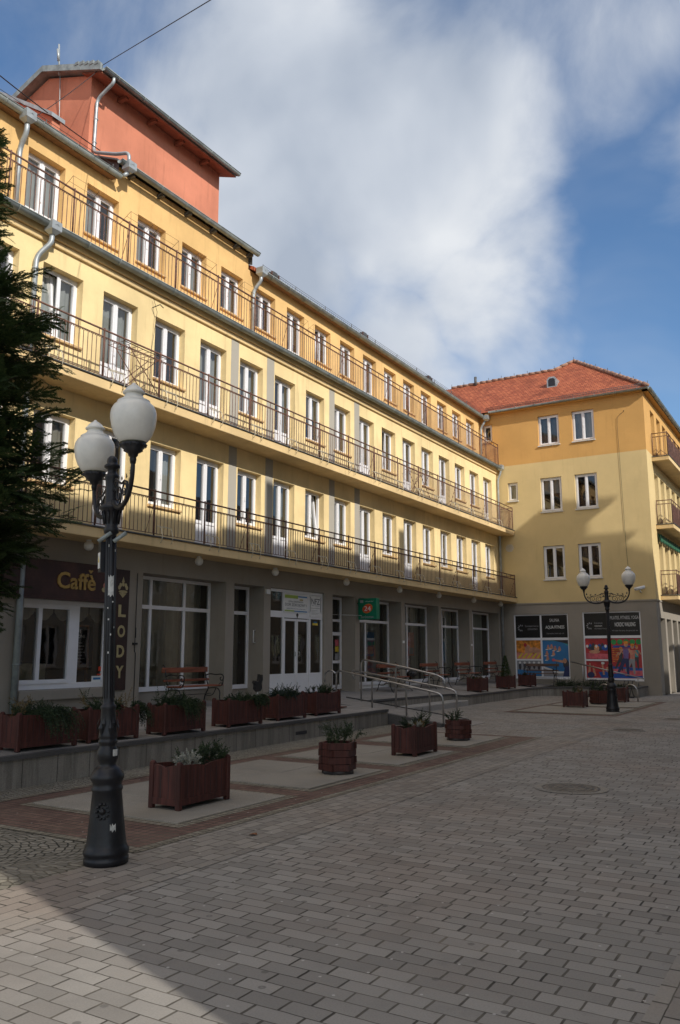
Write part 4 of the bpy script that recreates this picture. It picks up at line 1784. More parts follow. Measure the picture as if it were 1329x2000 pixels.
# header boards
h = poster('black header poster with an emblem at the top left of the first poster window', 'header_poster')
panel(h, 'board', -11.63, -10.585, 2.21, 3.12, 'black_panel')
logo(h, -11.40, 2.62, .11)
text_mesh('lettering', 'Dolnoslaskie Centrum', TM, -11.22, -10.66, 2.66, 2.73, PW + .0045, 'grey_print', h, .001)
text_mesh('lettering', 'UZDROWISKO', TM, -11.12, -10.70, 2.53, 2.60, PW + .0045, 'grey_print', h, .001)
h = poster('black header poster reading SAUNA AQUA FITNESS', 'header_poster')
panel(h, 'board', -10.515, -9.45, 2.21, 3.12, 'black_panel')
text_mesh('lettering', 'SAUNA', TM, -10.18, -9.78, 2.85, 2.98, PW + .0045, 'light_print', h, .001, bold=.01)
text_mesh('lettering', 'AQUA FITNESS', TM, -10.36, -9.58, 2.55, 2.70, PW + .0045, 'white_paint', h, .001, bold=.01)
text_mesh('lettering', 'Zapraszamy przez caly rok', TM, -10.33, -9.60, 2.34, 2.41, PW + .0045, 'grey_print', h, .001)
h = poster('black header poster with an emblem at the top left of the second poster window', 'header_poster')
panel(h, 'board', -8.77, -7.835, 2.27, 3.16, 'black_panel')
logo(h, -8.55, 2.66, .11)
text_mesh('lettering', 'Dolnoslaskie', TM, -8.37, -8.05, 2.74, 2.80, PW + .0045, 'grey_print', h, .001)
text_mesh('lettering', 'CENTRUM', TM, -8.37, -8.08, 2.62, 2.68, PW + .0045, 'white_paint', h, .001)
text_mesh('lettering', 'REHABILITACJI', TM, -8.37, -7.90, 2.51, 2.57, PW + .0045, 'grey_print', h, .001)
h = poster('black header poster reading PILATES, FITNESS, YOGA, NORDIC WALKING', 'header_poster')
panel(h, 'board', -7.765, -6.63, 2.27, 3.16, 'black_panel')
text_mesh('lettering', 'PILATES, FITNESS, YOGA', TM, -7.75, -6.66, 2.88, 3.03, PW + .0045, 'light_print', h, .001, bold=.01)
text_mesh('lettering', 'NORDIC WALKING', TM, -7.58, -6.80, 2.62, 2.78, PW + .0045, 'white_paint', h, .001, bold=.01)
text_mesh('lettering', 'Wir laden Sie durch das ganze Jahr ein', TM, -7.70, -6.72, 2.42, 2.49, PW + .0045, 'grey_print', h, .001)

h = poster('orange sauna poster on the left of the first poster window')
panel(h, 'print', -11.63, -10.585, 1.35, 2.11, 'amber_print')
blobs(h, 'picture', [('p', [(-11.62, 1.36), (-10.6, 1.36), (-10.6, 1.55), (-11.62, 1.62)], 1), ('d', -11.15, 1.80, .12, .13, 0), ('d', -11.0, 1.70, .30, .11, 0, .2),
                     ('d', -10.75, 1.66, .16, .12, 0), ('d', -11.25, 1.92, .07, .08, 2)] +
      [('p', [(-11.6 + .2 * k, 1.38), (-11.5 + .2 * k, 1.38), (-11.35 + .2 * k, 1.58), (-11.43 + .2 * k, 1.58)], 3) for k in range(5)], ['skin_print', 'salmon_print', 'red_print', 'yellow_print'])
h = poster('blue grey gym poster at the bottom left of the first poster window')
panel(h, 'print', -11.63, -10.585, .65, 1.28, 'grey_print')
blobs(h, 'picture', [('p', [(-11.62, .66), (-10.6, .66), (-10.6, .88), (-11.62, .92)], 0)] + [('d', -11.5 + .2 * k, 1.05 + .04 * (k % 2), .06, .15, 1) for k in range(5)] +
      [('d', -11.5 + .2 * k, 1.2, .05, .05, 2) for k in range(5)], ['blue_print', 'darkgrey_print', 'white_paint'])
h = poster('blue swimming pool poster with bathers and an outstretched arm')
panel(h, 'print', -10.515, -9.45, .65, 2.11, 'blue_print')
it = [('p', [(-10.51, .66), (-9.46, .66), (-9.46, .80), (-9.9, .78), (-10.51, .98)], 3), ('p', [(-10.51, .98), (-9.9, .78), (-9.46, .80), (-9.46, .86), (-9.9, .86), (-10.51, 1.06)], 4),
      ('p', [(-10.51, 2.10), (-9.46, 2.10), (-9.46, 1.86), (-9.70, 2.02), (-10.1, 2.07)], 5), ('p', [(-10.1, 2.105), (-9.46, 2.105), (-9.46, 1.95)], 2)]
for (u, v) in [(-10.28, 1.85), (-10.14, 1.87), (-10.0, 1.80), (-9.82, 1.78), (-10.07, 1.60), (-10.34, 1.60), (-10.32, 1.42)]:
    it += [('d', u, v - .05, .065, .07, 0), ('d', u, v + .035, .035, .04, 1), ('d', u - .06, v - .12, .06, .02, 4)]
it += [limb(-10.05, 1.30, -9.62, 1.24, .03, .055, 0), ('d', -10.08, 1.31, .07, .06, 6), ('d', -9.58, 1.16, .12, .19, 2), ('d', -9.62, 1.28, .075, .10, 0),
       ('p', [(-9.62, 1.06), (-9.46, 1.06), (-9.46, .66), (-9.72, .66)], 7)]
blobs(h, 'picture', it, ['skin_print', 'salmon_print', 'darkgrey_print', 'grey_print', 'white_paint', 'teal_print', 'pink_print', 'navy_print'])
h = poster('red poster of a person lying with a coloured ball in the second poster window')
panel(h, 'print', -8.77, -7.835, 1.36, 2.16, 'red_print')
blobs(h, 'picture', [('p', [(-8.76, 1.37), (-7.85, 1.37), (-7.85, 1.55), (-8.76, 1.6)], 1), ('d', -8.3, 1.80, .40, .12, 2), ('d', -8.0, 1.80, .14, .12, 3), ('d', -8.42, 1.64, .22, .07, 0), ('d', -8.33, 1.76, .1, .1, 0), ('d', -8.33, 1.84, .1, .06, 4)] +
      [('d', -8.7 + .12 * k, 1.86 + .03 * (k % 3), .05, .06, [5, 3, 2][k % 3]) for k in range(7)], ['skin_print', 'pink_print', 'darkgrey_print', 'matblue_print', 'amber_print', 'white_paint'])
h = poster('red poster of an exercise group at the bottom left of the second poster window')
panel(h, 'print', -8.77, -7.835, .62, 1.28, 'red_print')
blobs(h, 'picture', [('p', [(-8.2, .63), (-7.85, .63), (-7.85, .9), (-8.3, .85)], 1), limb(-8.68, .7, -8.62, 1.2, .05, .03, 0), limb(-8.45, .7, -8.5, 1.1, .05, .03, 0), limb(-8.1, .75, -8.15, 1.22, .04, .03, 0), ('d', -8.12, 1.2, .07, .05, 2),
                     ('d', -7.95, .95, .07, .1, 0), ('d', -8.60, .74, .14, .12, 3)], ['skin_print', 'matblue_print', 'white_paint', 'navy_print'])
h = poster('large red and blue fitness poster with three exercising people and green balls')
panel(h, 'print', -7.765, -6.63, .62, 2.16, 'red_print')
it = [('p', [(-7.76, .63), (-6.64, .63), (-6.64, 1.02), (-7.76, 1.08)], 1), ('p', [(-7.76, .80), (-7.2, .80), (-7.1, .98), (-7.76, .98)], 8), ('p', [(-7.3, .72), (-6.64, .72), (-6.64, .92), (-7.2, .92)], 8),
      ('p', [(-7.7, 1.88), (-6.8, 1.88), (-6.8, 1.80), (-7.7, 1.80)], 1)]
for k in range(5):
    it.append(('d', -7.66 + .235 * k, 2.02, .105, .105, 2))
for k in range(8):
    it.append(('p', [(-7.74, 1.25 + .07 * k), (-7.42, 1.25 + .07 * k), (-7.42, 1.275 + .07 * k), (-7.74, 1.275 + .07 * k)], 3))


def fig(u, v, s, top, leg):
    return [limb(u - .02 * s, v, u - .30 * s, v - .52 * s, .075 * s, .04 * s, leg), limb(u + .02 * s, v, u + .05 * s, v - .62 * s, .075 * s, .035 * s, leg),
            limb(u, v - .02 * s, u + .01 * s, v + .34 * s, .08 * s, .11 * s, top), limb(u - .10 * s, v + .32 * s, u - .24 * s, v + .10 * s, .035 * s, .025 * s, 4),
            limb(u + .10 * s, v + .32 * s, u + .22 * s, v + .12 * s, .035 * s, .025 * s, 4), ('d', u + .02 * s, v + .48 * s, .075 * s, .095 * s, 4), ('d', u + .02 * s, v + .54 * s, .08 * s, .06 * s, 3)]


it += fig(-7.42, 1.38, .75, 7, 7) + fig(-6.82, 1.45, .75, 6, 7) + fig(-6.98, 1.38, .95, 9, 10) + fig(-7.22, 1.40, 1.10, 5, 11)
blobs(h, 'picture', it, ['skin_print', 'matblue_print', 'green_print', 'amber_print', 'skin_print', 'purple_print', 'teal_print', 'darkgrey_print', 'pink_print', 'salmon_print', 'grey_print', 'navy_print'])

cam_o = thing('security_camera', 'small white security camera on the wall of the corner house', 'camera', (-6.50, YR, 4.05))
m = M()
m.tube([(0, 0, -.12), (0, -.12, -.10), (.02, -.16, -.02)], .02, 6)
m.lathe([(.05, 0), (.05, .02)], (0, 0, -.13), 10)
m.build('bracket', 'white_paint', cam_o)
m = M()
m.tube([(.14, -.10, .05), (-.14, -.30, -.03)], .055, 10)
m.tube([(.16, -.09, .075), (-.17, -.32, -.015)], .062, 6)
m.build('housing', 'white_paint', cam_o)
m = M()
m.tube([(-.135, -.296, -.028), (-.15, -.307, -.033)], .045, 10)
m.build('lens', 'black_print', cam_o)

# =================================================================== OPPOSITE BUILDING (casts the shade)
opp = thing('opposite_building', 'pale plastered house across the street with dark roof and an unseen tower shaped for its shadow', 'building', (0, 0, 0))
XO = 2.75
TO = facing_mx(XO)
oh = []
for i in range(17):
    y = 2.3 + 1.65 * i
    for z0, z1 in ((1.0, 2.7), (4.4, 6.1), (7.6, 9.3), (10.8, 12.4)):
        oh.append((-y - 1.0, -y, z0, z1))
m = M(TO)
wall_with_holes(m, -30.0, -1.2, 0, 10.2, [h_ for h_ in oh if h_[3] < 10], .2)
wall_with_holes(m, -27.6, -1.2, 10.2, 14.3, [h_ for h_ in oh if h_[3] > 10 and -h_[0] < 27.4], .2)
m.T = ident
m.quad((XO, 1.2, 0), (13, 1.2, 0), (13, 1.2, 14.3), (XO, 1.2, 14.3))
m.quad((13, 27.6, 0), (8, 27.6, 0), (8, 27.6, 14.3), (13, 27.6, 14.3))
m.quad((13, 1.2, 0), (13, 27.6, 0), (13, 27.6, 14.3), (13, 1.2, 14.3))
m.quad((XO, 27.6, 10.2), (8, 27.6, 10.2), (8, 30, 10.2), (XO, 30, 10.2))
m.quad((8, 27.6, 10.2), (XO, 27.6, 10.2), (XO, 27.6, 14.3), (8, 27.6, 14.3))
m.quad((8, 30, 0), (XO, 30, 0), (XO, 30, 10.2), (8, 30, 10.2))
m.quad((8, 27.6, 0), (8, 30, 0), (8, 30, 10.2), (8, 27.6, 10.2))
ow = m.build('wall', 'pale_stucco', opp)
# the north end steps down: replace the top of the street wall there by a low roof
m = M()
m.box(3.0, 3.1, 1.4, 29.8, .1, 10.0)
m.box(3.0, 3.1, 1.4, 27.4, 10.0, 14.2)
m.build('interior', 'interior', opp)
for i, hh in enumerate(oh):
    if i % 4 == 3 and -hh[0] > 27.4:
        continue
    window(opp, TO, hh[0], hh[1], hh[2], hh[3], .12, False, random.choice(['full', 'sides', 'none']), 'sill_white', True, False)
m = M()
slab_roof(m, 2.35, 14.42, 7.9, 16.6, 1.0, 27.75, .14)
slab_roof(m, 13.3, 14.42, 7.9, 16.6, 1.0, 27.75, .14)
m.add([(XO, 1.2, 14.3), (13, 1.2, 14.3), (7.9, 1.2, 16.5)], [(0, 1, 2)])
m.add([(XO, 27.6, 14.3), (13, 27.6, 14.3), (7.9, 27.6, 16.5)], [(2, 1, 0)])
m.build('roof', 'dark_zinc', opp)
m = M()
m.box(3.5, 3.9, 10.8, 11.1, 14.6, 16.6)
m.box(3.5, 4.0, 18.2, 18.7, 14.6, 16.3)
m.build('chimney', 'tower_stucco', opp)
m = M()  # unseen stepped boxes, shaped to cast the stepped shadow on the corner house
m.box(5.7, 7.7, 26.4, 27.5, 14.4, 18.0)
m.box(5.4, 8.0, 26.1, 27.8, 18.0, 18.2)
m.box(6.0, 7.8, 27.5, 27.9, 10, 16.1)
m.box(5.6, 8.0, 27.0, 28.05, 16.1, 16.25)
m.box(5.0, 7.95, 27.4, 28.3, 10, 14.0)
m.build('shadow_tower', 'pale_stucco', opp)
nb = thing('neighbouring_house', 'grey plastered two storey house farther along the opposite side of the street', 'building', (0, 0, 0))
TN = facing_mx(3.6)
nh = [(-y - 1.1, -y, z0, z1) for y in [34.2 + 2.3 * i for i in range(13)] for z0, z1 in ((1.0, 2.7), (4.6, 6.3))]
m = M(TN)
wall_with_holes(m, -66, -33, 0, 8.2, nh, .2)
m.T = ident
m.quad((3.6, 33, 0), (14, 33, 0), (14, 33, 8.2), (3.6, 33, 8.2))
m.quad((14, 66, 0), (3.6, 66, 0), (3.6, 66, 8.2), (14, 66, 8.2))
m.add([(3.6, 33, 8.2), (14, 33, 8.2), (8.8, 33, 11)], [(0, 1, 2)])
m.build('wall', 'grey_stucco', nb)
m = M()
m.box(3.85, 3.9, 33.2, 65.8, .1, 8.1)
m.build('interior', 'interior', nb)
m = M()
slab_roof(m, 3.3, 8.25, 8.8, 11.2, 32.7, 66.3, .14)
slab_roof(m, 14.3, 8.25, 8.8, 11.2, 32.7, 66.3, .14)
m.build('roof', 'dark_zinc', nb)
for hh in nh:
    window(nb, TN, hh[0], hh[1], hh[2], hh[3], .12, False, random.choice(['full', 'none']), 'sill_white', True, False)

# =================================================================== STREET LAMPS


def make_lamp(label, loc, rz, first=True):
    o = thing('street_lamp', label, 'street lamp', loc, rz, 'twin globe street lamps')
    m = M()
    prof = [(.168, 0), (.170, .03), (.170, .045), (.160, .055), (.172, .075), (.174, .10), (.158, .125), (.150, .15), (.140, .24), (.122, .42), (.112, .53), (.120, .545), (.120, .56),
            (.110, .575), (.112, .60), (.130, .63), (.130, .65), (.118, .672), (.104, .70), (.092, .712), (.070, .725), (.066, .74), (.078, .77), (.084, .805), (.080, .84), (.064, .87),
            (.062, .885), (.075, .90), (.073, .92), (.064, .93), (.074, .94), (.070, .96), (.062, 1.06), (.055, 1.15), (.062, 1.17), (.060, 1.185), (.048, 1.195), (.045, 1.22),
            (.043, 1.8), (.041, 2.5), (.041, 2.555), (.060, 2.57), (.062, 2.60), (.050, 2.62), (.055, 2.66), (.068, 2.745), (.098, 2.765), (.100, 2.785), (.082, 2.80), (.060, 2.815),
            (.060, 2.84), (.056, 2.86), (.052, 2.95), (.055, 3.02), (.060, 3.035), (.058, 3.05), (.040, 3.065), (.036, 3.10), (.064, 3.118), (.064, 3.135), (.042, 3.15), (.044, 3.165), (.040, 3.19), (.025, 3.21), (.008, 3.218)]
    m.lathe(prof, n=28)
    # flutes on the shaft
    for k in range(12):
        a = 2 * math.pi * k / 12
        m.tube([(.043 * math.cos(a), .043 * math.sin(a), 1.24), (.0405 * math.cos(a), .0405 * math.sin(a), 2.53)], .005, 4)
    for k in range(10):
        a = 2 * math.pi * k / 10
        m.tube([(.058 * math.cos(a), .058 * math.sin(a), 2.64), (.075 * math.cos(a), .075 * math.sin(a), 2.75)], .007, 4)
    m.build('post', 'lamp_iron', o)
    # acanthus leaves and shield in relief
    m = M()
    for k in range(6):
        a = 2 * math.pi * k / 6
        for (z, dz, r, wd) in ((.95, .13, .072, .26), (1.0, .1, .066, .2)):
            c, s_ = math.cos(a + (.3 if wd < .25 else 0)), math.sin(a + (.3 if wd < .25 else 0))
            t = Vector((-s_, c, 0)) * (wd * r * 1.1)
            p = Vector((c, s_, 0))
            m.add([tuple(p * r + Vector((0, 0, z))), tuple(p * (r + .012) + t + Vector((0, 0, z + dz * .5))), tuple(p * (r - .004) + Vector((0, 0, z + dz))),
                   tuple(p * (r + .012) - t + Vector((0, 0, z + dz * .5))), tuple(p * (r + .016) + Vector((0, 0, z + dz * .5)))], [(0, 1, 4), (1, 2, 4), (2, 3, 4), (3, 0, 4)])
    a = R(-30)
    for sg in (0, math.pi):
        c, s_ = math.cos(a + sg), math.sin(a + sg)
        p, t = Vector((c, s_, 0)), Vector((-s_, c, 0))
        for j in range(10):
            b = 2 * math.pi * j / 10
            q = p * (.128 - .0) + t * (.045 * math.cos(b)) + Vector((0, 0, .40 + .055 * math.sin(b)))
            m.lathe([(.0, -.012), (.012, -.006), (.013, .006), (.0, .012)], tuple(q), 6)
        q = p * .126 + Vector((0, 0, .40))
        m.lathe([(.0, -.03), (.026, -.012), (.026, .012), (.0, .03)], tuple(q), 8)
    m.build('relief', 'lamp_iron', o)
    for sg in (1, -1):
        m = M()
        A = lambda x, z: (sg * x, 0, z)
        pts = [A(.05, 2.82), A(.14, 2.765), A(.28, 2.745), A(.42, 2.775), A(.52, 2.85), A(.575, 2.96), A(.585, 3.06), A(.585, 3.10)]
        sp = []
        for i in range(len(pts) - 1):
            for t in range(4):
                p0 = Vector(pts[max(i - 1, 0)]); p1 = Vector(pts[i]); p2 = Vector(pts[i + 1]); p3 = Vector(pts[min(i + 2, len(pts) - 1)])
                u = t / 4
                sp.append(.5 * ((2 * p1) + (-p0 + p2) * u + (2 * p0 - 5 * p1 + 4 * p2 - p3) * u * u + (-p0 + 3 * p1 - 3 * p2 + p3) * u ** 3))
        sp.append(Vector(pts[-1]))
        m.tube(sp, [.022 - .006 * i / len(sp) for i in range(len(sp))], 8)
        # scrolls filling the arm
        def spiral(cx, cz, r0, turns, a0, dirn=1, rr=.009):
            q = []
            n = int(26 * turns)
            for i in range(n + 1):
                t = i / n
                a_ = a0 + dirn * t * turns * 2 * math.pi
                r_ = r0 * (1 - .8 * t)
                q.append(A(cx + r_ * math.cos(a_), cz + r_ * math.sin(a_)))
            m.tube(q, [rr * (1 - .4 * i / n) for i in range(n + 1)], 5)
        spiral(.20, 2.85, .085, 1.5, R(-90), 1)
        spiral(.36, 2.86, .075, 1.4, R(-60), 1)
        spiral(.13, 2.93, .06, 1.3, R(200), -1)
        m.tube([A(.06, 2.99), A(.12, 3.0), A(.2, 2.96), A(.28, 2.93), A(.36, 2.94), A(.43, 2.92), A(.47, 2.86)], .009, 5)
        for (x, z, an) in ((.28, 2.95, 70), (.40, 2.95, 50), (.47, 2.90, 30), (.09, 2.90, 120), (.54, 2.98, 160)):
            for da in (-35, 0, 35):
                t = R(an + da)
                m.add([A(x, z), A(x + .03 * math.cos(t - .3), z + .03 * math.sin(t - .3)), A(x + .05 * math.cos(t), z + .05 * math.sin(t)), A(x + .03 * math.cos(t + .3), z + .03 * math.sin(t + .3))], [(0, 1, 2, 3)])
        m.build('arm', 'lamp_iron', o)
        m = M()
        m.lathe([(.02, -.05), (.026, -.02), (.024, .0), (.036, .012), (.040, .03), (.075, .05), (.072, .06), (.098, .085), (.100, .10), (.092, .115)], (sg * .585, 0, 3.08), 20)
        for k in range(12):
            a_ = 2 * math.pi * k / 12
            m.lathe([(.0, -.014), (.014, 0), (.0, .014)], (sg * .585 + .097 * math.cos(a_), .097 * math.sin(a_), 3.172), 5)
        m.build('globe_holder', 'lamp_iron', o)
        m = M()
        m.lathe([(.088, 0), (.118, .03), (.148, .08), (.168, .14), (.177, .20), (.177, .235), (.170, .272), (.154, .302), (.132, .322), (.124, .328), (.126, .340), (.110, .350), (.086, .362), (.071, .380), (.067, .402)],
                (sg * .585, 0, 3.185), 32)
        gl = m.build('globe', 'globe_white', o)
        m = M()
        m.lathe([(.090, -.006), (.094, .0), (.109, .026), (.106, .03)], (sg * .585, 0, 3.187), 32)
        m.build('moss_ring', 'lamp_moss', gl)
        m = M()
        m.lathe([(.067, 0), (.084, .006), (.086, .014), (.072, .028), (.058, .048), (.038, .066), (.017, .078), (.014, .086), (.005, .094)], (sg * .585, 0, 3.585), 24)
        m.build('finial', 'globe_white', gl)
    return o


lamp = make_lamp('black street lamp with two white globes in the left foreground, stickers on its post', (-5.0, 4.76, .004), R(-28))
far_lamp = copy_tree(lamp)
place(far_lamp, (-5.47, 23.3, .008), R(4), 'black cast iron street lamp with two white globes standing far off before the poster windows')
far_lamp.scale = (1.04, 1.04, 1.075)

# things fixed to the near post only
m = M()
m.box(-.105, -.030, -.075, .02, 2.25, 2.50)
m.box(-.02, .02, -.02, .02, 2.3, 2.31)
eb = m.build('electrical_box', 'lamp_iron', lamp)
m = M()
m.box(-.100, -.045, -.0785, -.0755, 2.28, 2.41)
m.build('warning_sticker', 'white_paint', eb)
m = M()
m.add([(-.09, -.0795, 2.33), (-.055, -.0795, 2.33), (-.0725, -.0795, 2.39)], [(0, 1, 2)])
m.build('warning_sign', 'yellow_print', eb)
lamp_inv = R(28)
cl, sl_ = math.cos(lamp_inv), math.sin(lamp_inv)


lamp.rotation_euler = (Matrix.Rotation(R(-1.75), 3, Vector((-.72, .69, 0))) @ Matrix.Rotation(R(-28), 3, 'Z')).to_euler()


def to_lamp(x, y, z):
    """world offset from the post -> lamp coordinates"""
    return (x * cl - y * sl_, x * sl_ + y * cl, z)


rtv = Vector((.69, .72, 0))
fwv = Vector((-.72, .69, 0))
for a, b in ((-.10, .0), (.02, .12)):
    m = M()
    p = rtv * a - fwv * .05
    q = rtv * b - fwv * .05
    m.tube([to_lamp(p.x, p.y, 2.49), to_lamp(q.x, q.y, 2.565)], .017, 8)
    m.build('bracket_tube', 'gutter_zinc', lamp)


def sticker(z0, z1, ang, wd, r, mat='sticker_paper', jag=False):
    m = M()
    n = 5
    vs, fs = [], []
    for i in range(n + 1):
        a = ang + wd * (i / n - .5)
        d = Vector((math.cos(a), math.sin(a), 0)) * r
        e = (.012 * math.sin(i * 2.1)) if jag else 0
        f = (.012 * math.sin(i * 3.7 + 1)) if jag else 0
        vs += [(d.x, d.y, z0 + e), (d.x, d.y, z1 + f)]
    for i in range(n):
        fs.append((2 * i, 2 * i + 2, 2 * i + 3, 2 * i + 1))
    m.add(vs, fs)
    m.build('sticker', mat, lamp)


va = math.atan2(-.69, .72) + lamp_inv
sticker(2.05, 2.21, va + .1, .9, .0505, 'sticker_paper', True)
sticker(.80, .85, va + .75, .55, .0865)
sticker(.255, .30, va + .35, .32, .1405, 'sticker_paper', True)
for i in range(9):
    rr = random.Random(i * 7 + 2)
    z = 1.3 + rr.random() * 1.2
    sticker(z, z + .008 + rr.random() * .014, va + (rr.random() - .3) * 1.3, .10 + rr.random() * .16, .0495, 'sticker_paper', False)

# =================================================================== BENCHES


def make_bench(L, wood='bench_wood'):
    """local: seat along x, front towards -y"""
    o = thing('bench', 'x', 'bench', (0, 0, 0), 0, 'cast iron park benches with wooden slats')
    for zz, yy, hh in ((.755, .235, .11),):
        m = M()
        m.cbox(-L / 2, L / 2, yy - .012, yy + .014, zz - hh / 2, zz + hh / 2, .006)
        m.build('backrest', wood, o)
    m = M()
    m.cbox(-L / 2, L / 2, .17, .196, .52, .57, .005)
    m.build('back_slat', wood, o)
    m = M()
    for k in range(4):
        y = -.20 + k * .095
        m.cbox(-L / 2, L / 2, y - .038, y + .038, .415, .44, .006)
    m.build('seat', wood, o)
    for sx_ in (-1, 1):
        x = sx_ * (L / 2 - .09)
        m = M()

        def P(*a):
            return [(x, y, z) for y, z in a]

        def cr(pts, r=.013):
            p = [Vector(q) for q in P(*pts)]
            out = []
            for i in range(len(p) - 1):
                p0, p1, p2, p3 = p[max(i - 1, 0)], p[i], p[i + 1], p[min(i + 2, len(p) - 1)]
                for t in range(5):
                    u = t / 5
                    out.append(.5 * ((2 * p1) + (-p0 + p2) * u + (2 * p0 - 5 * p1 + 4 * p2 - p3) * u * u + (-p0 + 3 * p1 - 3 * p2 + p3) * u ** 3))
            out.append(p[-1])
            m.tube(out, r, 6)
        cr([(.30, 0), (.24, .08), (.20, .22), (.13, .34), (.14, .45), (.19, .58), (.225, .72), (.25, .83), (.29, .86)])
        cr([(-.31, 0), (-.25, .05), (-.20, .16), (-.20, .28), (-.14, .36), (-.02, .37), (.10, .36)])
        cr([(-.10, .38), (-.02, .24), (.10, .20), (.20, .22)], .010)
        cr([(.20, .63), (.08, .665), (-.08, .65), (-.22, .66), (-.29, .62), (-.285, .55), (-.23, .53), (-.205, .57), (-.235, .60)])
        cr([(-.24, .42), (-.275, .47), (-.29, .55)], .012)
        cr([(-.16, .42), (-.20, .47), (-.25, .47), (-.27, .43)], .009)
        cr([(-.22, .41), (-.10, .405), (.06, .405), (.14, .41)], .011)
        m.build('side_frame', 'bench_iron', o)
    m = M()
    m.tube([(-L / 2 + .1, .03, .25), (L / 2 - .1, .03, .25)], .008, 5)
    m.build('stretcher', 'bench_iron', o)
    return o


b0 = make_bench(1.42)
bx = -11.72
place(b0, (bx, 13.38, tz(bx, 13.38)), R(90), 'red brown slatted bench under the large curtained shop window left of the entrance')
for y, L_ in ((22.5, 'red brown slatted bench nearest to the ramp, with a dark bag on it'), (25.5, 'red brown slatted bench by the window, second from the ramp'),
              (28.35, 'red brown slatted bench by the window, third from the ramp'), (31.15, 'red brown slatted bench nearest the corner downpipe, last of the row')):
    place(copy_tree(b0), (bx, y, tz(bx, y)), R(90), L_)
fb = make_bench(1.36, 'old_bench_wood')
place(fb, (-10.40, 32.62, .36), 0, 'weathered grey brown bench standing in front of the swimming pool poster')

# dark bag on / under the second bench
bag = M()
bag.lathe([(.10, 0), (.17, .03), (.19, .10), (.16, .18), (.10, .22), (.03, .225)], (0, 0, 0), 12)
bo = bag.build('bag', 'cat_black')
bo.location = (-11.55, 23.35, tz(-11.5, 23.3) + .44)
bo.scale = (.8, 1.2, .8)
tag(bo, 'dark bag lying on the end of the bench nearest to the ramp', 'bag')

# =================================================================== PLANTERS


def make_box_planter(L, Wd, H, name='planter'):
    o = thing('flower_planter', 'x', 'planter', (0, 0, 0), 0, 'red brown wooden flower planters')
    t = .022
    pw = .058
    pr = .03

    def scallop(n, w):
        return [(-w / 2 + w * i / n, -.035 * (1 - abs(math.cos(math.pi * i / n)) ** .7) - .02) for i in range(n + 1)]
    for (ax, sgn, w, off) in ((0, -1, L, Wd / 2), (0, 1, L, Wd / 2), (1, -1, Wd, L / 2), (1, 1, Wd, L / 2)):
        m = M()
        ww = w - 2 * pw + .01
        topl = scallop(12, ww)
        pts = [(-ww / 2, .05 - H)] + [(ww / 2, .05 - H)] + [(a, b) for a, b in reversed(topl)]
        if ax == 0:
            m.T = lambda u, v, q, s=sgn, of=off: (u, s * (of - .014 + q), H + v) if s > 0 else (-u, s * (of - .014 + q), H + v)
        else:
            m.T = lambda u, v, q, s=sgn, of=off: (s * (of - .014 + q), u, H + v) if s < 0 else (s * (of - .014 + q), -u, H + v)
        m.prism(pts[::1], (0 - t, 0))
        # raised lower and upper boards
        m.box(-ww / 2, ww / 2, .045 - H, .11 - H, 0, .008)
        nb = max(2, round(ww / .09))
        for k in range(1, nb):
            u = -ww / 2 + ww * k / nb
            m.box(u - .0025, u + .0025, .11 - H, -.07, .0002, .0016, 1)
        m.build('side_panel', ['planter_wood', 'black_print'], o)
    for sx_ in (-1, 1):
        for sy in (-1, 1):
            m = M()
            cx_, cy_ = sx_ * (L / 2 - pw / 2), sy * (Wd / 2 - pw / 2)
            m.cbox(cx_ - pw / 2, cx_ + pw / 2, cy_ - pw / 2, cy_ + pw / 2, 0, H, .008)
            m.lathe([(pw / 2, 0), (pw / 2 - .002, .006), (pw / 3, .014), (.0, .018)], (cx_, cy_, H - .001), 10)
            m.build('corner_post', 'planter_wood', o)
    m = M()
    m.box(-L / 2 + .05, L / 2 - .05, -Wd / 2 + .03, Wd / 2 - .03, .06, H - .075)
    m.build('soil', 'soil', o)
    return o


def make_hex_planter(r, H):
    o = thing('flower_planter', 'x', 'planter', (0, 0, 0), 0, 'red brown wooden flower planters')
    n = 6
    nl = 4
    for l in range(nl):
        z0, z1 = .04 + (H - .04) * l / nl + .003, .04 + (H - .04) * (l + 1) / nl - .003
        m = M()
        for k in range(n):
            a0, a1 = R(60 * k + 30), R(60 * (k + 1) + 30)
            p0, p1 = Vector((math.cos(a0), math.sin(a0), 0)), Vector((math.cos(a1), math.sin(a1), 0))
            mid = (p0 + p1).normalized()
            d = (p1 - p0).normalized()
            e = .025 if (k + l) % 2 else -.004
            A, B = p0 * r - d * e, p1 * r + d * e
            a_, b_ = A - mid * .035, B - mid * .035
            vs = [(*A.xy, z0), (*B.xy, z0), (*b_.xy, z0), (*a_.xy, z0), (*A.xy, z1), (*B.xy, z1), (*b_.xy, z1), (*a_.xy, z1)]
            m.add(vs, [(3, 2, 1, 0), (4, 5, 6, 7), (0, 1, 5, 4), (1, 2, 6, 5), (2, 3, 7, 6), (3, 0, 4, 7)])
        m.build('board_ring', 'planter_wood', o)
    m = M()
    m.lathe([(r * .93, 0), (r * .93, .04)], n=6)
    m.build('foot', 'dark_wood', o)
    m = M()
    m.lathe([(r * .8, .05), (r * .8, H - .05)], n=6)
    m.build('soil', 'soil', o)
    return o


# ------------------------------------------------------------------ plants


def leaf_tris(m, p, d, up, L, w, mi=0):
    """one narrow two-face leaf from p along d"""
    s = d.cross(up)
    if s.length < 1e-4:
        s = d.cross(Vector((1, 0, 0)))
    s.normalize()
    a = p + d * (L * .5) + s * w
    b = p + d * (L * .5) - s * w
    e = p + d * L
    m.add([tuple(p), tuple(a), tuple(e), tuple(b)], [(0, 1, 2, 3)], mi)


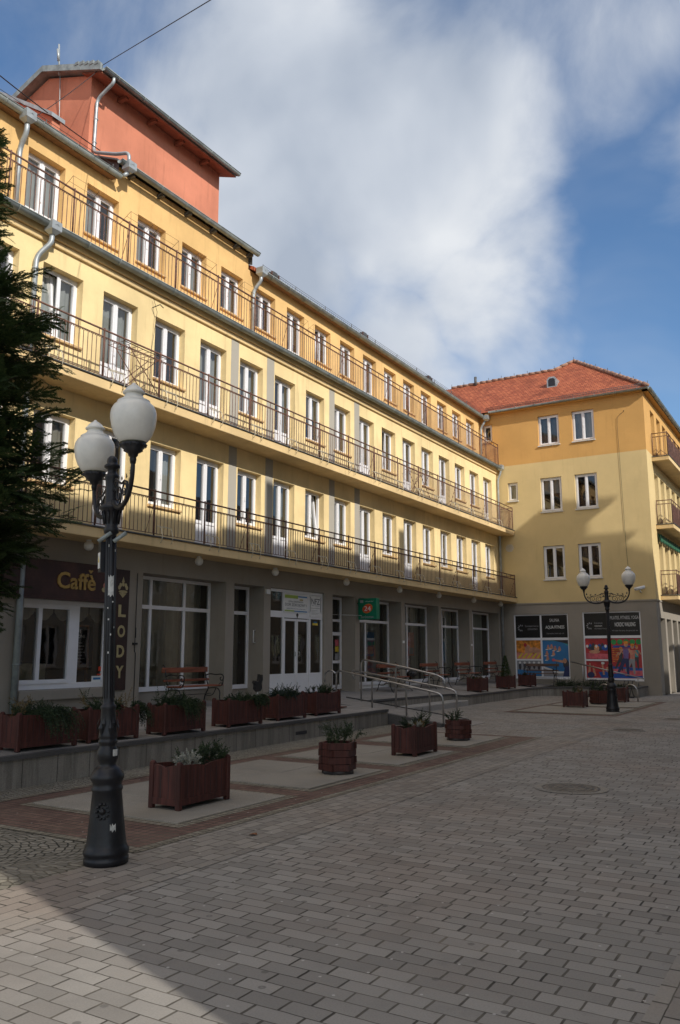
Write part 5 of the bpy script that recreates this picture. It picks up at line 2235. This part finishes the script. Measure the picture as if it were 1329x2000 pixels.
def rnd_dir(rr):
    z = rr.uniform(-1, 1)
    a = rr.uniform(0, 2 * math.pi)
    q = math.sqrt(1 - z * z)
    return Vector((q * math.cos(a), q * math.sin(a), z))


def twig(m, rr, p, d, L, needles, nl, nw, droop=.3, side=True, mi=0, flat=False):
    """a twig with needles; returns its tip"""
    d = d.normalized()
    n = needles
    pos = Vector(p)
    step = L / n
    axis = d.cross(Vector((0, 0, 1)))
    if axis.length < .05:
        axis = Vector((1, 0, 0))
    axis.normalize()
    for i in range(n):
        d = (d + Vector((0, 0, -droop / n)) + rnd_dir(rr) * .03).normalized()
        pos = pos + d * step
        t = i / n
        l = nl * (1.05 - .6 * t)
        for s_ in (1, -1):
            if flat:
                q = (d * .75 + axis * s_ * .75 + Vector((0, 0, rr.uniform(-.12, .05)))).normalized()
            else:
                q = (d * .7 + rnd_dir(rr) * .9).normalized()
            leaf_tris(m, pos, q, Vector((0, 0, 1)) if flat else rnd_dir(rr), l * rr.uniform(.7, 1.2), nw, mi)
    leaf_tris(m, pos, d, Vector((0, 0, 1)), nl, nw, mi)
    return pos


def spruce_sprigs(name, label, cat, loc, seed, n, spread, h, mats=('spruce_leaf',), group=None, lean=0.):
    """cut spruce branches stuck upright in the soil"""
    rr = random.Random(seed)
    m = M()
    for i in range(n):
        a = rr.uniform(0, 6.283)
        p = Vector((rr.uniform(-1, 1) * spread[0], rr.uniform(-1, 1) * spread[1], 0))
        d = Vector((math.cos(a) * .5 + p.x * .9, math.sin(a) * .5 + p.y * .9, rr.uniform(.7, 1.3)))
        L = h * rr.uniform(.55, 1.0)
        mi = rr.randrange(len(mats))
        d0 = d.normalized()
        twig(m, rr, p, d0, L, 30, .036, .0045, .15, mi=mi)
        for k in range(5):
            q = p + d0 * L * rr.uniform(.2, .75)
            dd = (d0 + rnd_dir(rr) * .8).normalized()
            twig(m, rr, q, dd, L * .45, 16, .03, .004, .25, mi=mi)
    o = m.build(name, list(mats))
    o.location = loc
    return tag(o, label, cat, group)


def bushy(name, label, cat, loc, seed, n, size, mats, group=None, trail=None):
    """low spreading shrub; trail = direction in which it hangs over the rim"""
    rr = random.Random(seed)
    m = M()
    for i in range(n):
        d = rnd_dir(rr)
        d.z = abs(d.z) * .9 + .05
        p = Vector((rr.uniform(-1, 1) * size[0] * .75, rr.uniform(-1, 1) * size[1] * .75, rr.uniform(0, size[2] * .3)))
        L = size[2] * rr.uniform(.45, 1.0)
        mi = rr.randrange(len(mats))
        twig(m, rr, p, d, L, 16, .028, .006, .6, mi=mi)
        twig(m, rr, p + d * L * .4, (d + rnd_dir(rr) * .7), L * .6, 12, .026, .0055, .7, mi=mi)
        twig(m, rr, p + d * L * .25, (d + rnd_dir(rr) * .9), L * .6, 12, .026, .0055, .7, mi=mi)
    if trail:
        for i in range(int(n * .7)):
            t = rr.uniform(-1, 1)
            p = Vector(trail[0]) + Vector(trail[1]) * t + Vector((0, 0, rr.uniform(-.02, .06)))
            d = (Vector(trail[2]) + rnd_dir(rr) * .35)
            twig(m, rr, p, d, trail[3] * rr.uniform(.5, 1), 24, .03, .0065, 2.3, mi=rr.randrange(len(mats)))
    o = m.build(name, list(mats))
    o.location = loc
    return tag(o, label, cat, group)


PG = 'plants in the wooden planters'
P0 = make_box_planter(.94, .38, .46)
tp = [(7.25, -8.93, 'red brown planter at the left picture edge, its front covered by a hanging dark shrub'),
      (8.42, -8.98, 'red brown planter partly hidden behind the near lamp post'),
      (9.82, -8.92, 'red brown planter in front of the bench, with spruce twigs standing up'),
      (11.42, -8.99, 'red brown planter beside the black cat shaped ornament'),
      (12.98, -9.10, 'red brown planter with a round dark blue green shrub'),
      (14.42, -9.20, 'last red brown planter on the near terrace, beside the brown mat')]
for i, (y, x, lb) in enumerate(tp):
    o = P0 if i == 0 else copy_tree(P0)
    place(o, (x, y, tz(x, y)), R(90), lb)
zt_ = lambda i: tz(tp[i][1], tp[i][0]) + .38
bushy('trailing_shrub', 'dark shrub hanging down over the front of the planter at the left picture edge', 'plant', (tp[0][1], tp[0][0], zt_(0)), 11, 110, (.15, .36, .22),
      ('dark_shrub_leaf', 'spruce_leaf'), PG, ((.19, .02, .05), (0, .2, 0), (.8, 0, .3), .48))
spruce_sprigs('dry_grass', 'thin dry twigs rising from the planter at the left picture edge', 'plant', (tp[0][1] - .05, tp[0][0] - .2, zt_(0)), 12, 6, (.1, .18), .30, ('dry_leaf', 'spruce_leaf'), PG)
bushy('trailing_shrub', 'shrub trailing over the right end of the planter behind the lamp post', 'plant', (tp[1][1], tp[1][0], zt_(1)), 13, 80, (.13, .34, .24),
      ('spruce_leaf', 'dark_shrub_leaf'), PG, ((.1, .44, .05), (.1, 0, 0), (.15, .8, .3), .45))
spruce_sprigs('spruce_twigs', 'long thin twigs in the planter behind the lamp post', 'plant', (tp[1][1], tp[1][0], zt_(1)), 14, 4, (.1, .3), .38, ('spruce_leaf', 'dry_leaf'), PG)
bushy('trailing_shrub', 'green shrub hanging over the front of the planter before the bench', 'plant', (tp[2][1], tp[2][0], zt_(2)), 15, 100, (.14, .34, .22),
      ('spruce_leaf', 'dark_shrub_leaf'), PG, ((.19, .0, .05), (0, .14, 0), (.7, 0, .3), .35))
spruce_sprigs('spruce_twigs', 'upright spruce twigs in the planter in front of the bench', 'plant', (tp[2][1], tp[2][0], zt_(2)), 16, 9, (.1, .36), .36, ('spruce_leaf',), PG)
bushy('low_shrub', 'low green shrub spilling from the planter beside the cat shaped ornament', 'plant', (tp[3][1], tp[3][0], zt_(3)), 17, 90, (.13, .38, .17),
      ('spruce_leaf', 'dark_shrub_leaf'), PG, ((.17, .3, .05), (.05, .1, 0), (.6, .2, .3), .25))
bushy('round_shrub', 'round dark blue green shrub filling its planter left of the last one', 'plant', (tp[4][1], tp[4][0], zt_(4)), 18, 170, (.16, .36, .26),
      ('blue_shrub_leaf', 'dark_shrub_leaf'), PG)
spruce_sprigs('spruce_twigs', 'short spruce twigs in the last planter on the near terrace', 'plant', (tp[5][1], tp[5][0], zt_(5)), 19, 16, (.1, .36), .26, ('spruce_leaf', 'dark_shrub_leaf'), PG)

# cat shaped ornament on a stake
ct = thing('garden_ornament', 'black cat shaped ornament on a pale stake between two terrace planters', 'ornament', (-9.12, 12.15, tz(-9.1, 12.1)))
m = M()
m.tube([(0, 0, 0), (0, 0, .60)], .010, 6)
m.build('stake', 'white_paint', ct)
m = M()
m.T = lambda u, v, w: (w, u, .56 + v)
m.prism([(-.10, .02), (-.03, -.03), (.06, -.02), (.10, .03), (.085, .12), (.12, .18), (.115, .27), (.085, .22), (.055, .23), (.03, .28), (.02, .20), (.0, .16), (-.06, .14), (-.11, .17), (-.13, .13), (-.09, .10)], (-.03, .03))
m.build('cat_figure', 'cat_black', ct)
mat_o = M()
mat_o.cbox(-.35, .35, -.22, .22, 0, .025, .005)
mo = mat_o.build('doormat', 'doormat_brown')
mo.location = (-9.95, 15.9, tz(-9.9, 15.9) + .003)
tag(mo, 'flat brown mat on the terrace behind the last planter', 'mat')

# planters on the paving
P1 = make_box_planter(.84, .42, .46)
place(P1, (-6.07, 6.93, .024), R(91), 'largest looking red brown planter in front, standing alone on the nearest stone slab')
spruce_sprigs('spruce_twigs', 'green spruce twigs in the nearest planter on the paving', 'plant', (-6.07, 7.05, .40), 21, 22, (.12, .28), .27, ('spruce_leaf', 'dark_shrub_leaf'), PG)
spruce_sprigs('silver_plant', 'small silvery dried plant at the front corner of the nearest planter', 'plant', (-5.97, 6.72, .40), 22, 9, (.05, .08), .20, ('silver_leaf',), PG)
H1 = make_hex_planter(.245, .40)
place(H1, (-5.90, 9.66, .024), R(10), 'six sided red brown planter between the two oblong ones on the stone slabs')
spruce_sprigs('spruce_twigs', 'tall spreading spruce twigs in the larger six sided planter', 'plant', (-5.90, 9.66, .38), 23, 15, (.16, .16), .34, ('spruce_leaf',), PG)
P2 = copy_tree(P1)
place(P2, (-5.95, 12.1, .024), R(91), 'oblong red brown planter on the third stone slab, in front of the ramp')
spruce_sprigs('spruce_twigs', 'spruce twigs in the oblong planter in front of the ramp', 'plant', (-5.95, 12.2, .40), 24, 14, (.12, .3), .28, ('spruce_leaf', 'dark_shrub_leaf'), PG)
spruce_sprigs('silver_plant', 'pale silvery plant in the oblong planter in front of the ramp', 'plant', (-5.86, 11.95, .40), 25, 9, (.05, .12), .17, ('silver_leaf', 'dry_leaf'), PG)
H2 = make_hex_planter(.235, .36)
place(H2, (-6.17, 14.36, .024), R(40), 'small six sided red brown planter at the foot of the ramp')
spruce_sprigs('spruce_twigs', 'few thin twigs in the small six sided planter at the foot of the ramp', 'plant', (-6.17, 14.36, .34), 26, 6, (.12, .12), .26, ('spruce_leaf',), PG)
P3 = make_box_planter(.62, .5, .46)
place(P3, (-6.88, 24.75, .024), 0, 'far red brown square planter left of the six sided one by the far lamp')
spruce_sprigs('spruce_twigs', 'thin twigs in the far planter left of the far lamp post', 'plant', (-6.88, 24.75, .42), 27, 9, (.2, .15), .24, ('spruce_leaf', 'dry_leaf'), PG)
H3 = make_hex_planter(.33, .42)
place(H3, (-6.60, 26.55, .024), R(5), 'far six sided red brown planter just left of the far lamp post')
spruce_sprigs('spruce_twigs', 'twigs in the far six sided planter beside the far lamp', 'plant', (-6.60, 26.55, .40), 28, 9, (.2, .2), .24, ('spruce_leaf',), PG)
P4 = copy_tree(P3)
place(P4, (-6.42, 28.1, .024), 0, 'far red brown planter half hidden behind the far lamp post')
for k, (x, y, lb, w) in enumerate([(-10.42, 25.95, 'red brown planter at the front corner of the far terrace', 0), (-10.42, 28.65, 'red brown planter on the far terrace with a small cone shaped conifer', 0),
                                   (-10.42, 31.0, 'red brown planter on the far terrace beside the spreading juniper', 0)]):
    o = copy_tree(P3)
    place(o, (x, y, tz(x, y)), R(90), lb)
    o.scale = (1.1, 1, 1)
spruce_sprigs('spruce_twigs', 'low twigs in the planter at the front corner of the far terrace', 'plant', (-10.42, 25.95, .72), 31, 12, (.2, .2), .14, ('spruce_leaf', 'dry_leaf'), PG)
spruce_sprigs('spruce_twigs', 'low twigs in the planter beside the spreading juniper', 'plant', (-10.42, 31.0, .74), 32, 10, (.2, .2), .12, ('spruce_leaf',), PG)
m = M()
rr = random.Random(5)
for i in range(520):
    t = rr.random() ** 1.3
    a = rr.uniform(0, 6.283)
    r = .22 * (1 - t) * math.sqrt(rr.random()) + .01
    p = Vector((r * math.cos(a), r * math.sin(a), t * .72))
    twig(m, rr, p, Vector((math.cos(a) * .5, math.sin(a) * .5, .9)), .055, 5, .026, .007, .1)
o = m.build('small_conifer', 'thuja_leaf')
o.location = (-10.42, 28.65, .74)
tag(o, 'small dark cone shaped conifer growing in a planter on the far terrace', 'plant', PG)
for k, (x, y, sx_, lb) in enumerate([(-9.2, 32.2, .55, 'spreading dark juniper in the bed under the swimming pool poster'), (-8.1, 32.25, .6, 'spreading dark juniper in the bed under the pier between the poster windows'),
                                     (-7.2, 32.35, .45, 'small low juniper in the bed under the fitness poster')]):
    bushy('juniper', lb, 'shrub', (x, y, .28), 40 + k, 130, (sx_, .35, .42 if k < 2 else .2), ('dark_shrub_leaf', 'spruce_leaf'), 'junipers in the bed before the corner house')

# railing of the small ramp before the posters
o = thing('handrail', 'slanting steel handrail in front of the fitness poster', 'handrail', (-8, 32.75, .3))
m = M()
m.tube([(-1.2, 0, .95), (1.55, 0, .33)], .024, 8)
m.build('rail', 'steel', o)
for x in (-.75, .3, 1.3):
    m = M()
    m.tube([(x, 0, 0), (x, 0, .95 - (x + 1.2) * .2255 - .02)], .02, 6)
    m.build('post', 'steel', o)

# bicycle rack with hoops
o = thing('bicycle_rack', 'dark curved bicycle rack in front of the low wall under the fitness poster', 'bicycle rack', (-7.3, 31.0, 0))
for k in range(11):
    x = -.72 + .145 * k
    if k in (6, 7):
        continue
    m = M()
    m.tube(smooth_path([(x - .05, -.25, .02), (x, -.12, .35), (x + .05, .02, .62), (x + .02, .12, .60), (x - .03, .05, .3), (x + .02, .25, .02)], 4), .014, 5)
    m.build('hoop', 'bench_iron', o)
m = M()
m.tube([(-.85, .02, .61), (.85, .02, .61)], .014, 5)
m.tube([(-.85, -.25, .03), (.85, -.25, .03)], .016, 5)
m.tube([(-.85, .25, .03), (.85, .25, .03)], .016, 5)
m.build('rail', 'bench_iron', o)
for x, lb in ((-6.95, 'shiny steel hoop stand left of the far lamp post'), (-6.10, 'shiny steel hoop stand right of the far lamp post')):
    m = M()
    m.tube([(.0, -.24, 0), (.0, -.24, .32)] + [(0, -.24 * math.cos(R(a)), .32 + .24 * math.sin(R(a))) for a in range(15, 180, 15)] + [(.0, .24, .32), (.0, .24, 0)], .022, 8)
    o = m.build('hoop_stand', 'steel')
    o.location = (x, 28.6, 0)
    o.rotation_euler = (0, 0, R(70))
    tag(o, lb, 'bicycle stand', 'steel hoop stands')

# =================================================================== SIGNS AND LAMPS OF THE MAIN FACADE
TS = facing_x(XF - .06)
s = thing('wall_sign', 'white board with green and blue stripes reading DOM ZDROJOWY I above the entrance', 'sign', (0, 0, 0))
q = M(TS)
q.box(17.37, 18.50, 2.635, 3.125, 0, .02)
q.build('board', 'white_paint', s)
q = M(TS)
q.box(17.41, 18.02, 3.01, 3.095, .0205, .022, 0)
q.box(18.02, 18.46, 3.05, 3.085, .0205, .022, 1)
q.box(17.41, 17.85, 2.665, 2.70, .0205, .022, 0)
q.box(17.85, 18.46, 2.665, 2.695, .0205, .022, 1)
q.disc(18.18, 2.985, .09, .03, .0205, 14, 2)
q.build('stripes', ['lime_print', 'blue_print', 'pale_gold'], s)
text_mesh('lettering', 'SZPITAL UZDROWISKOWY', TS, 17.58, 18.28, 2.905, 2.945, .0205, 'black_print', s, .001)
text_mesh('lettering', 'DOM ZDROJOWY I', TS, 17.43, 18.44, 2.785, 2.880, .0205, 'black_print', s, .001)
text_mesh('lettering', '59-850 Świeradów Zdrój, Piastowska 1', TS, 17.50, 18.40, 2.725, 2.76, .0205, 'navy_print', s, .001)
s = thing('wall_sign', 'narrow white plate reading NFZ above the right side of the entrance', 'sign', (0, 0, 0))
q = M(TS)
q.box(18.62, 19.15, 2.56, 3.14, 0, .016)
q.build('board', 'white_paint', s)
q = M(TS)
q.box(18.66, 19.11, 2.795, 2.803, .0165, .0175)
q.box(18.625, 18.64, 2.70, 3.10, .0165, .0175)
q.box(19.13, 19.145, 2.70, 3.10, .0165, .0175)
q.build('border', 'black_print', s)
text_mesh('lettering', 'NFZ', TS, 18.68, 19.10, 2.90, 3.06, .0165, 'black_print', s, .001)
text_mesh('lettering', 'Narodowy Fundusz Zdrowia', TS, 18.70, 19.09, 2.855, 2.878, .0165, 'navy_print', s, .001)
for k in range(4):
    text_mesh('lettering', ['Dolnoslaski Oddzial', 'Wojewodzki', 'swiadczenia zdrowotne', 'finansowane przez'][k], TS, 18.68, [18.98, 18.88, 19.05, 19.0][k], 2.74 - .035 * k - .012, 2.74 - .035 * k + .008, .0165, 'grey_print', s, .001)

TB = facing_my(21.0)
s = thing('atm_sign', 'green box sign with red 24 disc reading Bankomat jutting from the facade', 'sign', (0, 0, 0))
q = M(TB)
q.cbox(-12.12, -11.50, 2.56, 3.18, -.2, 0, .012)
q.build('sign_box', 'green_sign', s)
q = M(TB)
q.disc(-11.80, 2.88, .175, .13, .001, 24, 1, .35)
q.disc(-11.80, 2.88, .16, .115, .002, 24, 0, .35)
q.build('red_disc', ['orange_red', 'amber_print'], s)
text_mesh('lettering', '24', TB, -11.91, -11.69, 2.81, 2.95, .0025, 'white_paint', s, .001)
text_mesh('lettering', 'Bankomat', TB, -12.02, -11.60, 2.60, 2.68, .0005, 'grey_print', s, .001)
text_mesh('lettering', 'TWÓJ BANKOMAT', TB, -11.88, -11.60, 3.07, 3.105, .0005, 'white_paint', s, .001)
q = M(TB)
q.box(-12.05, -11.94, 3.05, 3.13, .0, .002)
q.build('logo_patch', 'grey_print', s)
q = M()
q.tube([(-12.2, 21.1, 3.05), (-12.1, 21.1, 3.05)], .02, 6)
q.tube([(-12.2, 21.1, 2.68), (-12.1, 21.1, 2.68)], .02, 6)
q.build('bracket', 'green_sign', s)
q = M()
q.tube([(-12.69, 20.2, 2.70), (-12.0, 20.99, 2.68)], .006, 5)
q.build('cable', 'white_paint', s)

TK = facing_x(XF + .005)
s = thing('cafe_sign', 'maroon fascia board with gold letters Caffè above the cafe window', 'sign', (0, 0, 0))
q = M(TK)
q.cbox(8.9, 11.47, 2.56, 3.26, 0, .09, .01)
q.cbox(8.85, 11.47, 2.55, 2.61, .09, .11, .006)
q.build('board', 'maroon_board', s)
text_mesh('lettering', 'Caffè', TK, 10.02, 10.92, 2.76, 3.07, .091, 'gold_paint', s, .02, bold=.02)
q = M(TK)
q.add([(10.74, 3.135, .095), (10.80, 3.08, .095), (10.86, 3.135, .095), (10.83, 3.155, .095), (10.80, 3.135, .095), (10.77, 3.155, .095)], [(0, 1, 2, 3, 4, 5)])
q.build('heart', 'gold_paint', s)
q = M(TK)
q.disc(11.25, 2.88, .13, .08, .092, 14, 0)
q.disc(11.24, 2.98, .10, .05, .0925, 10, 1, .5)
q.disc(11.16, 2.80, .07, .05, .0928, 10, 1)
q.disc(11.35, 2.83, .05, .09, .0931, 10, 0, .4)
q.disc(11.22, 3.06, .03, .09, .0934, 10, 0, .2)
q.build('emblem', ['salmon_print', 'pale_gold'], s)

TL = facing_x(XF)
s = thing('vertical_sign', 'tall dark board with gold letters LODY one above the other', 'sign', (0, 0, 0))
q = M(TL)
q.cbox(11.52, 11.88, .88, 3.24, .004, .035, .006)
q.build('board', 'dark_board', s)
for ch, z in zip('LODY', (2.42, 2.02, 1.63, 1.23)):
    text_mesh('lettering', ch, TL, 11.60, 11.80, z - .12, z + .12, .036, 'pale_gold', s, .006, bold=.035)
q = M(TL)
for k in range(5):
    q.disc(11.70 + .10 * math.cos(R(180 * k / 4)), 2.88 + .07 * math.sin(R(180 * k / 4)), .035, .045, .037 + .0003 * k, 10, 0)
q.disc(11.70, 2.80, .12, .03, .039, 12, 0)
q.prism([(11.66, 2.99), (11.74, 2.99), (11.70, 3.10)], (.036, .038))
q.prism([(11.60, 2.77), (11.80, 2.77), (11.70, 2.68)], (.036, .038))
q.build('emblem', 'pale_gold', s)

cb = thing('chalkboard', 'black menu chalkboard on a wooden easel behind the cafe glass', 'chalkboard', (-12.72, 11.08, .8))
q = M()
q.T = lambda u, v, w: (w + .05 * (1 - v), u, v)
q.box(-.24, .24, .52, 1.30, .0, .02)
q.build('board', 'black_panel', cb)
q = M()
q.T = lambda u, v, w: (w + .05 * (1 - v), u, v)
for a, b, c, d in [(-.29, -.24, .48, 1.34), (.24, .29, .48, 1.34), (-.24, .24, 1.30, 1.34), (-.24, .24, .48, .52), (-.26, -.22, -.2, .48), (.22, .26, -.2, .48)]:
    q.box(a, b, c, d, -.01, .03)
q.build('easel', 'easel_wood', cb)
TCB = lambda u, v, w: (w + .05 * (1 - v), u, v)
text_mesh('lettering', 'LODY', TCB, -.12, .10, 1.18, 1.26, .0205, 'white_paint', cb, .001)
text_mesh('lettering', 'KRĘCONE', TCB, -.2, .2, 1.07, 1.15, .0205, 'white_paint', cb, .001)
for k in range(7):
    q = M()
    q.T = TCB
    zz = .98 - .06 * k
    x = -.19
    rr = random.Random(k)
    while x < .12 + .06 * (k % 2):
        l = rr.uniform(.02, .06)
        q.box(x, x + l, zz, zz + .018, .0205, .021)
        x += l + .014
    q.build('chalk_line', 'grey_print', cb)
ctr = M()
ctr.cbox(-.3, .3, -1.0, .25, 0, .95, .02)
co = ctr.build('counter', 'counter_cream')
co.location = (-13.2, 10.3, .45)
tag(co, 'cream coloured counter seen through the cafe window', 'counter')

for k, (y, lb) in enumerate([(10.5, 'behind the lamp globes, above the cafe sign'), (13.6, 'above the bench left of the entrance'), (16.45, 'above the left door post of the entrance'), (19.9, 'just right of the entrance, above the side door'),
                             (23.2, 'right of the green bank sign'), (26.2, 'above the second bench from the ramp'), (29.4, 'above the third bench from the ramp'), (32.3, 'closest to the corner downpipe')]):
    if k == 0:
        gl0 = thing('ceiling_lamp', '', 'ceiling lamp', (0, 0, 0), 0, 'white globe lamps under the lower balcony')
        q = M()
        q.lathe([(.05, -.03), (.055, 0)], n=14)
        q.build('base', 'white_paint', gl0)
        q = M()
        q.lathe([(.01, -.20), (.05, -.19), (.082, -.155), (.092, -.11), (.082, -.065), (.05, -.03), (.045, -.025)], n=20)
        q.build('shade', 'globe_white', gl0)
    o = gl0 if k == 0 else copy_tree(gl0)
    place(o, (-11.86, y, 3.68), 0, 'white globe lamp under the lower balcony ' + lb)

# =================================================================== CABLES


def cable(label, a, b, sag, r=.009):
    m = M()
    a, b = Vector(a), Vector(b)
    n = 24
    pts = []
    for i in range(n + 1):
        t = i / n
        p = a.lerp(b, t)
        p.z -= sag * 4 * t * (1 - t)
        pts.append(p)
    m.tube(pts, r, 5)
    o = m.build('overhead_cable', 'cable_black')
    return tag(o, label, 'cable')


cable('thin dark cable running from the roof tower up across the sky', (-13.45, 11.55, 14.99), (2.7, 3.0, 5.5), 0, .008)
cable('thin dark cable from the roof tower down to the yellow facade at the left edge', (-13.6, 11.55, 14.9), (-12.88, 8.4, 10.9), .1, .008)
cable('dark cable running along the roof edge to the left of the roof tower', (-12.75, 7.6, 12.55), (-13.3, 11.5, 12.75), .06, .012)
cable('thin cable at the right picture edge beside the corner house roof', (-5.8, 40, 12.1), (4, 43, 11.3), .2, .012)

for (y, lb) in ((11.5, 'folded wire drying rack on the upper balcony in front of the second door'), (24.7, 'wire drying rack on the upper balcony farther along, before a white door')):
    dr = thing('drying_rack', lb, 'drying rack', (XF + .38, y, 6.74), 0, 'drying racks on the upper balcony')
    m = M()
    for sx_ in (-.18, .18):
        m.tube([(sx_, -.55, 0), (sx_, .45, .92)], .010, 5)
        m.tube([(sx_, .55, 0), (sx_, -.45, .92)], .010, 5)
    m.build('legs', 'rail_iron', dr)
    m = M()
    for k in range(8):
        q = -.6 + 1.2 * k / 7
        m.tube([(-.22, q, .93 + .02 * abs(q)), (.22, q, .93 + .02 * abs(q))], .006, 4)
    for sx_ in (-.22, .22):
        m.tube([(sx_, -.62, .945), (sx_, 0, .93), (sx_, .62, .945)], .009, 5)
    m.build('wire_top', 'rail_iron', dr)
lf = M()
lf.add([(-.045, 0, .002), (-.01, .03, .012), (.03, .02, .02), (.05, .0, .006), (.02, -.025, .016), (-.02, -.022, .008)], [(0, 1, 2, 3, 4, 5)])
lo = lf.build('fallen_leaf', 'easel_wood')
lo.location = (-4.62, 6.12, .006)
tag(lo, 'single brown fallen leaf on the paving right of the nearest planter', 'leaf')

# =================================================================== CONIFER
tree = thing('conifer_tree', 'tall dark green conifer with drooping feathery branches at the left edge', 'tree', (-9.62, 6.35, .42))
m = M()
m.tube([(0, 0, -.1), (.02, .01, 1.5), (-.02, .03, 4), (0, 0, 6.2), (0.02, 0, 8.2)], [.17, .14, .10, .06, .015], 10)
rr = random.Random(3)
tips = []
PROF = [(1.3, .2), (2.0, .5), (2.6, 1.0), (3.1, 1.40), (4.8, 1.42), (5.5, 1.28), (6.2, .92), (6.6, .30), (7.5, .14), (8.45, .02)]
NB = 420
for i in range(NB):
    t = (i + rr.random()) / NB
    z = 1.5 + 6.85 * t ** 1.3
    for (z0, r0), (z1, r1) in zip(PROF[:-1], PROF[1:]):
        if z0 <= z <= z1:
            rad = r0 + (r1 - r0) * (z - z0) / (z1 - z0)
    a = i * 2.39996 + rr.uniform(-.4, .4)
    L = rad * (.62 + .45 * rr.random() ** 1.5)
    rise = rr.uniform(-.15, .5)
    tips.append((z, a, L, rise))
    if i % 2 == 0:
        d = Vector((math.cos(a), math.sin(a), 0))
        P0 = Vector((0, 0, z - .3 * L))
        m.tube([P0, P0 + d * L * .5 + Vector((0, 0, .3 * L * rise)), P0 + d * L * .9 + Vector((0, 0, .75 * L * rise))], [.018, .012, .004], 4)
m.build('trunk', 'bark', tree)

import numpy as np


def frond_template(rr, L=1.0):
    """flat feathery spray along +x, side fingers in the xy plane, drooping towards -z"""
    q = M()
    n = 13
    pos, dd, axis = Vector((0, 0, 0)), Vector((1, 0, .12)).normalized(), Vector((0, 1, 0))
    for i in range(n):
        t = i / n
        dd = (dd + Vector((0, 0, -.03)) + rnd_dir(rr) * .05).normalized()
        pos = pos + dd * (L / n)
        for s_ in (1, -1):
            g = (dd * .85 + axis * s_ * (.75 - .3 * t) + Vector((0, 0, rr.uniform(-.22, .08)))).normalized()
            l = .40 * (1 - t * .7) * (.35 + min(1, t * 3) * .65) * rr.uniform(.7, 1.2)
            leaf_tris(q, pos, g, Vector((0, 0, 1)), l, .020)
            for f_ in (.3, .5, .7):
                for s2 in (1, -1):
                    g2 = (g + g.cross(Vector((0, 0, 1))) * s2 * .6 + Vector((0, 0, rr.uniform(-.25, .1)))).normalized()
                    leaf_tris(q, pos + g * l * f_, g2, rnd_dir(rr) * .4 + Vector((0, 0, 1)), l * .42, .014)
    leaf_tris(q, pos, dd, Vector((0, 0, 1)), .16, .014)
    return np.array(q.v)


temps = [frond_template(random.Random(100 + i)) for i in range(6)]
chunks = []
for z, a, L, rise in tips:
    d = Vector((math.cos(a), math.sin(a), 0))
    tang = Vector((-d.y, d.x, 0))
    k = int(5 + L * 9)
    for j in range(k):
        t = .12 + .88 * (j + rr.random()) / k
        p = Vector((0, 0, z - .3 * L)) + d * L * t * .92 + Vector((0, 0, .75 * L * rise * t * t))
        fx = (d * rr.uniform(.4, 1) + tang * rr.uniform(-.75, .75) + Vector((0, 0, rr.uniform(-.25, .6)))).normalized()
        nz = (Vector((0, 0, 1)) + rnd_dir(rr) * .6)
        fy = nz.cross(fx).normalized()
        fz = fx.cross(fy)
        s_ = rr.uniform(.24, .46) * (1 if z < 6.3 else .62)
        A = np.array([fx, fy, fz]) * s_
        chunks.append(temps[rr.randrange(6)] @ A + np.array(p))
V = np.concatenate(chunks)
me = bpy.data.meshes.new('crown')
nq = len(V) // 4
me.vertices.add(len(V))
me.vertices.foreach_set('co', V.astype(np.float32).ravel())
me.loops.add(len(V))
me.loops.foreach_set('vertex_index', np.arange(len(V), dtype=np.int32))
me.polygons.add(nq)
me.polygons.foreach_set('loop_start', np.arange(0, len(V), 4, dtype=np.int32))
me.update(calc_edges=True)
me.materials.append(MATS['thuja_leaf'])
cr_o = bpy.data.objects.new('crown', me)
COL.objects.link(cr_o)
cr_o.parent = tree
tree.rotation_euler = (0, 0, .4)
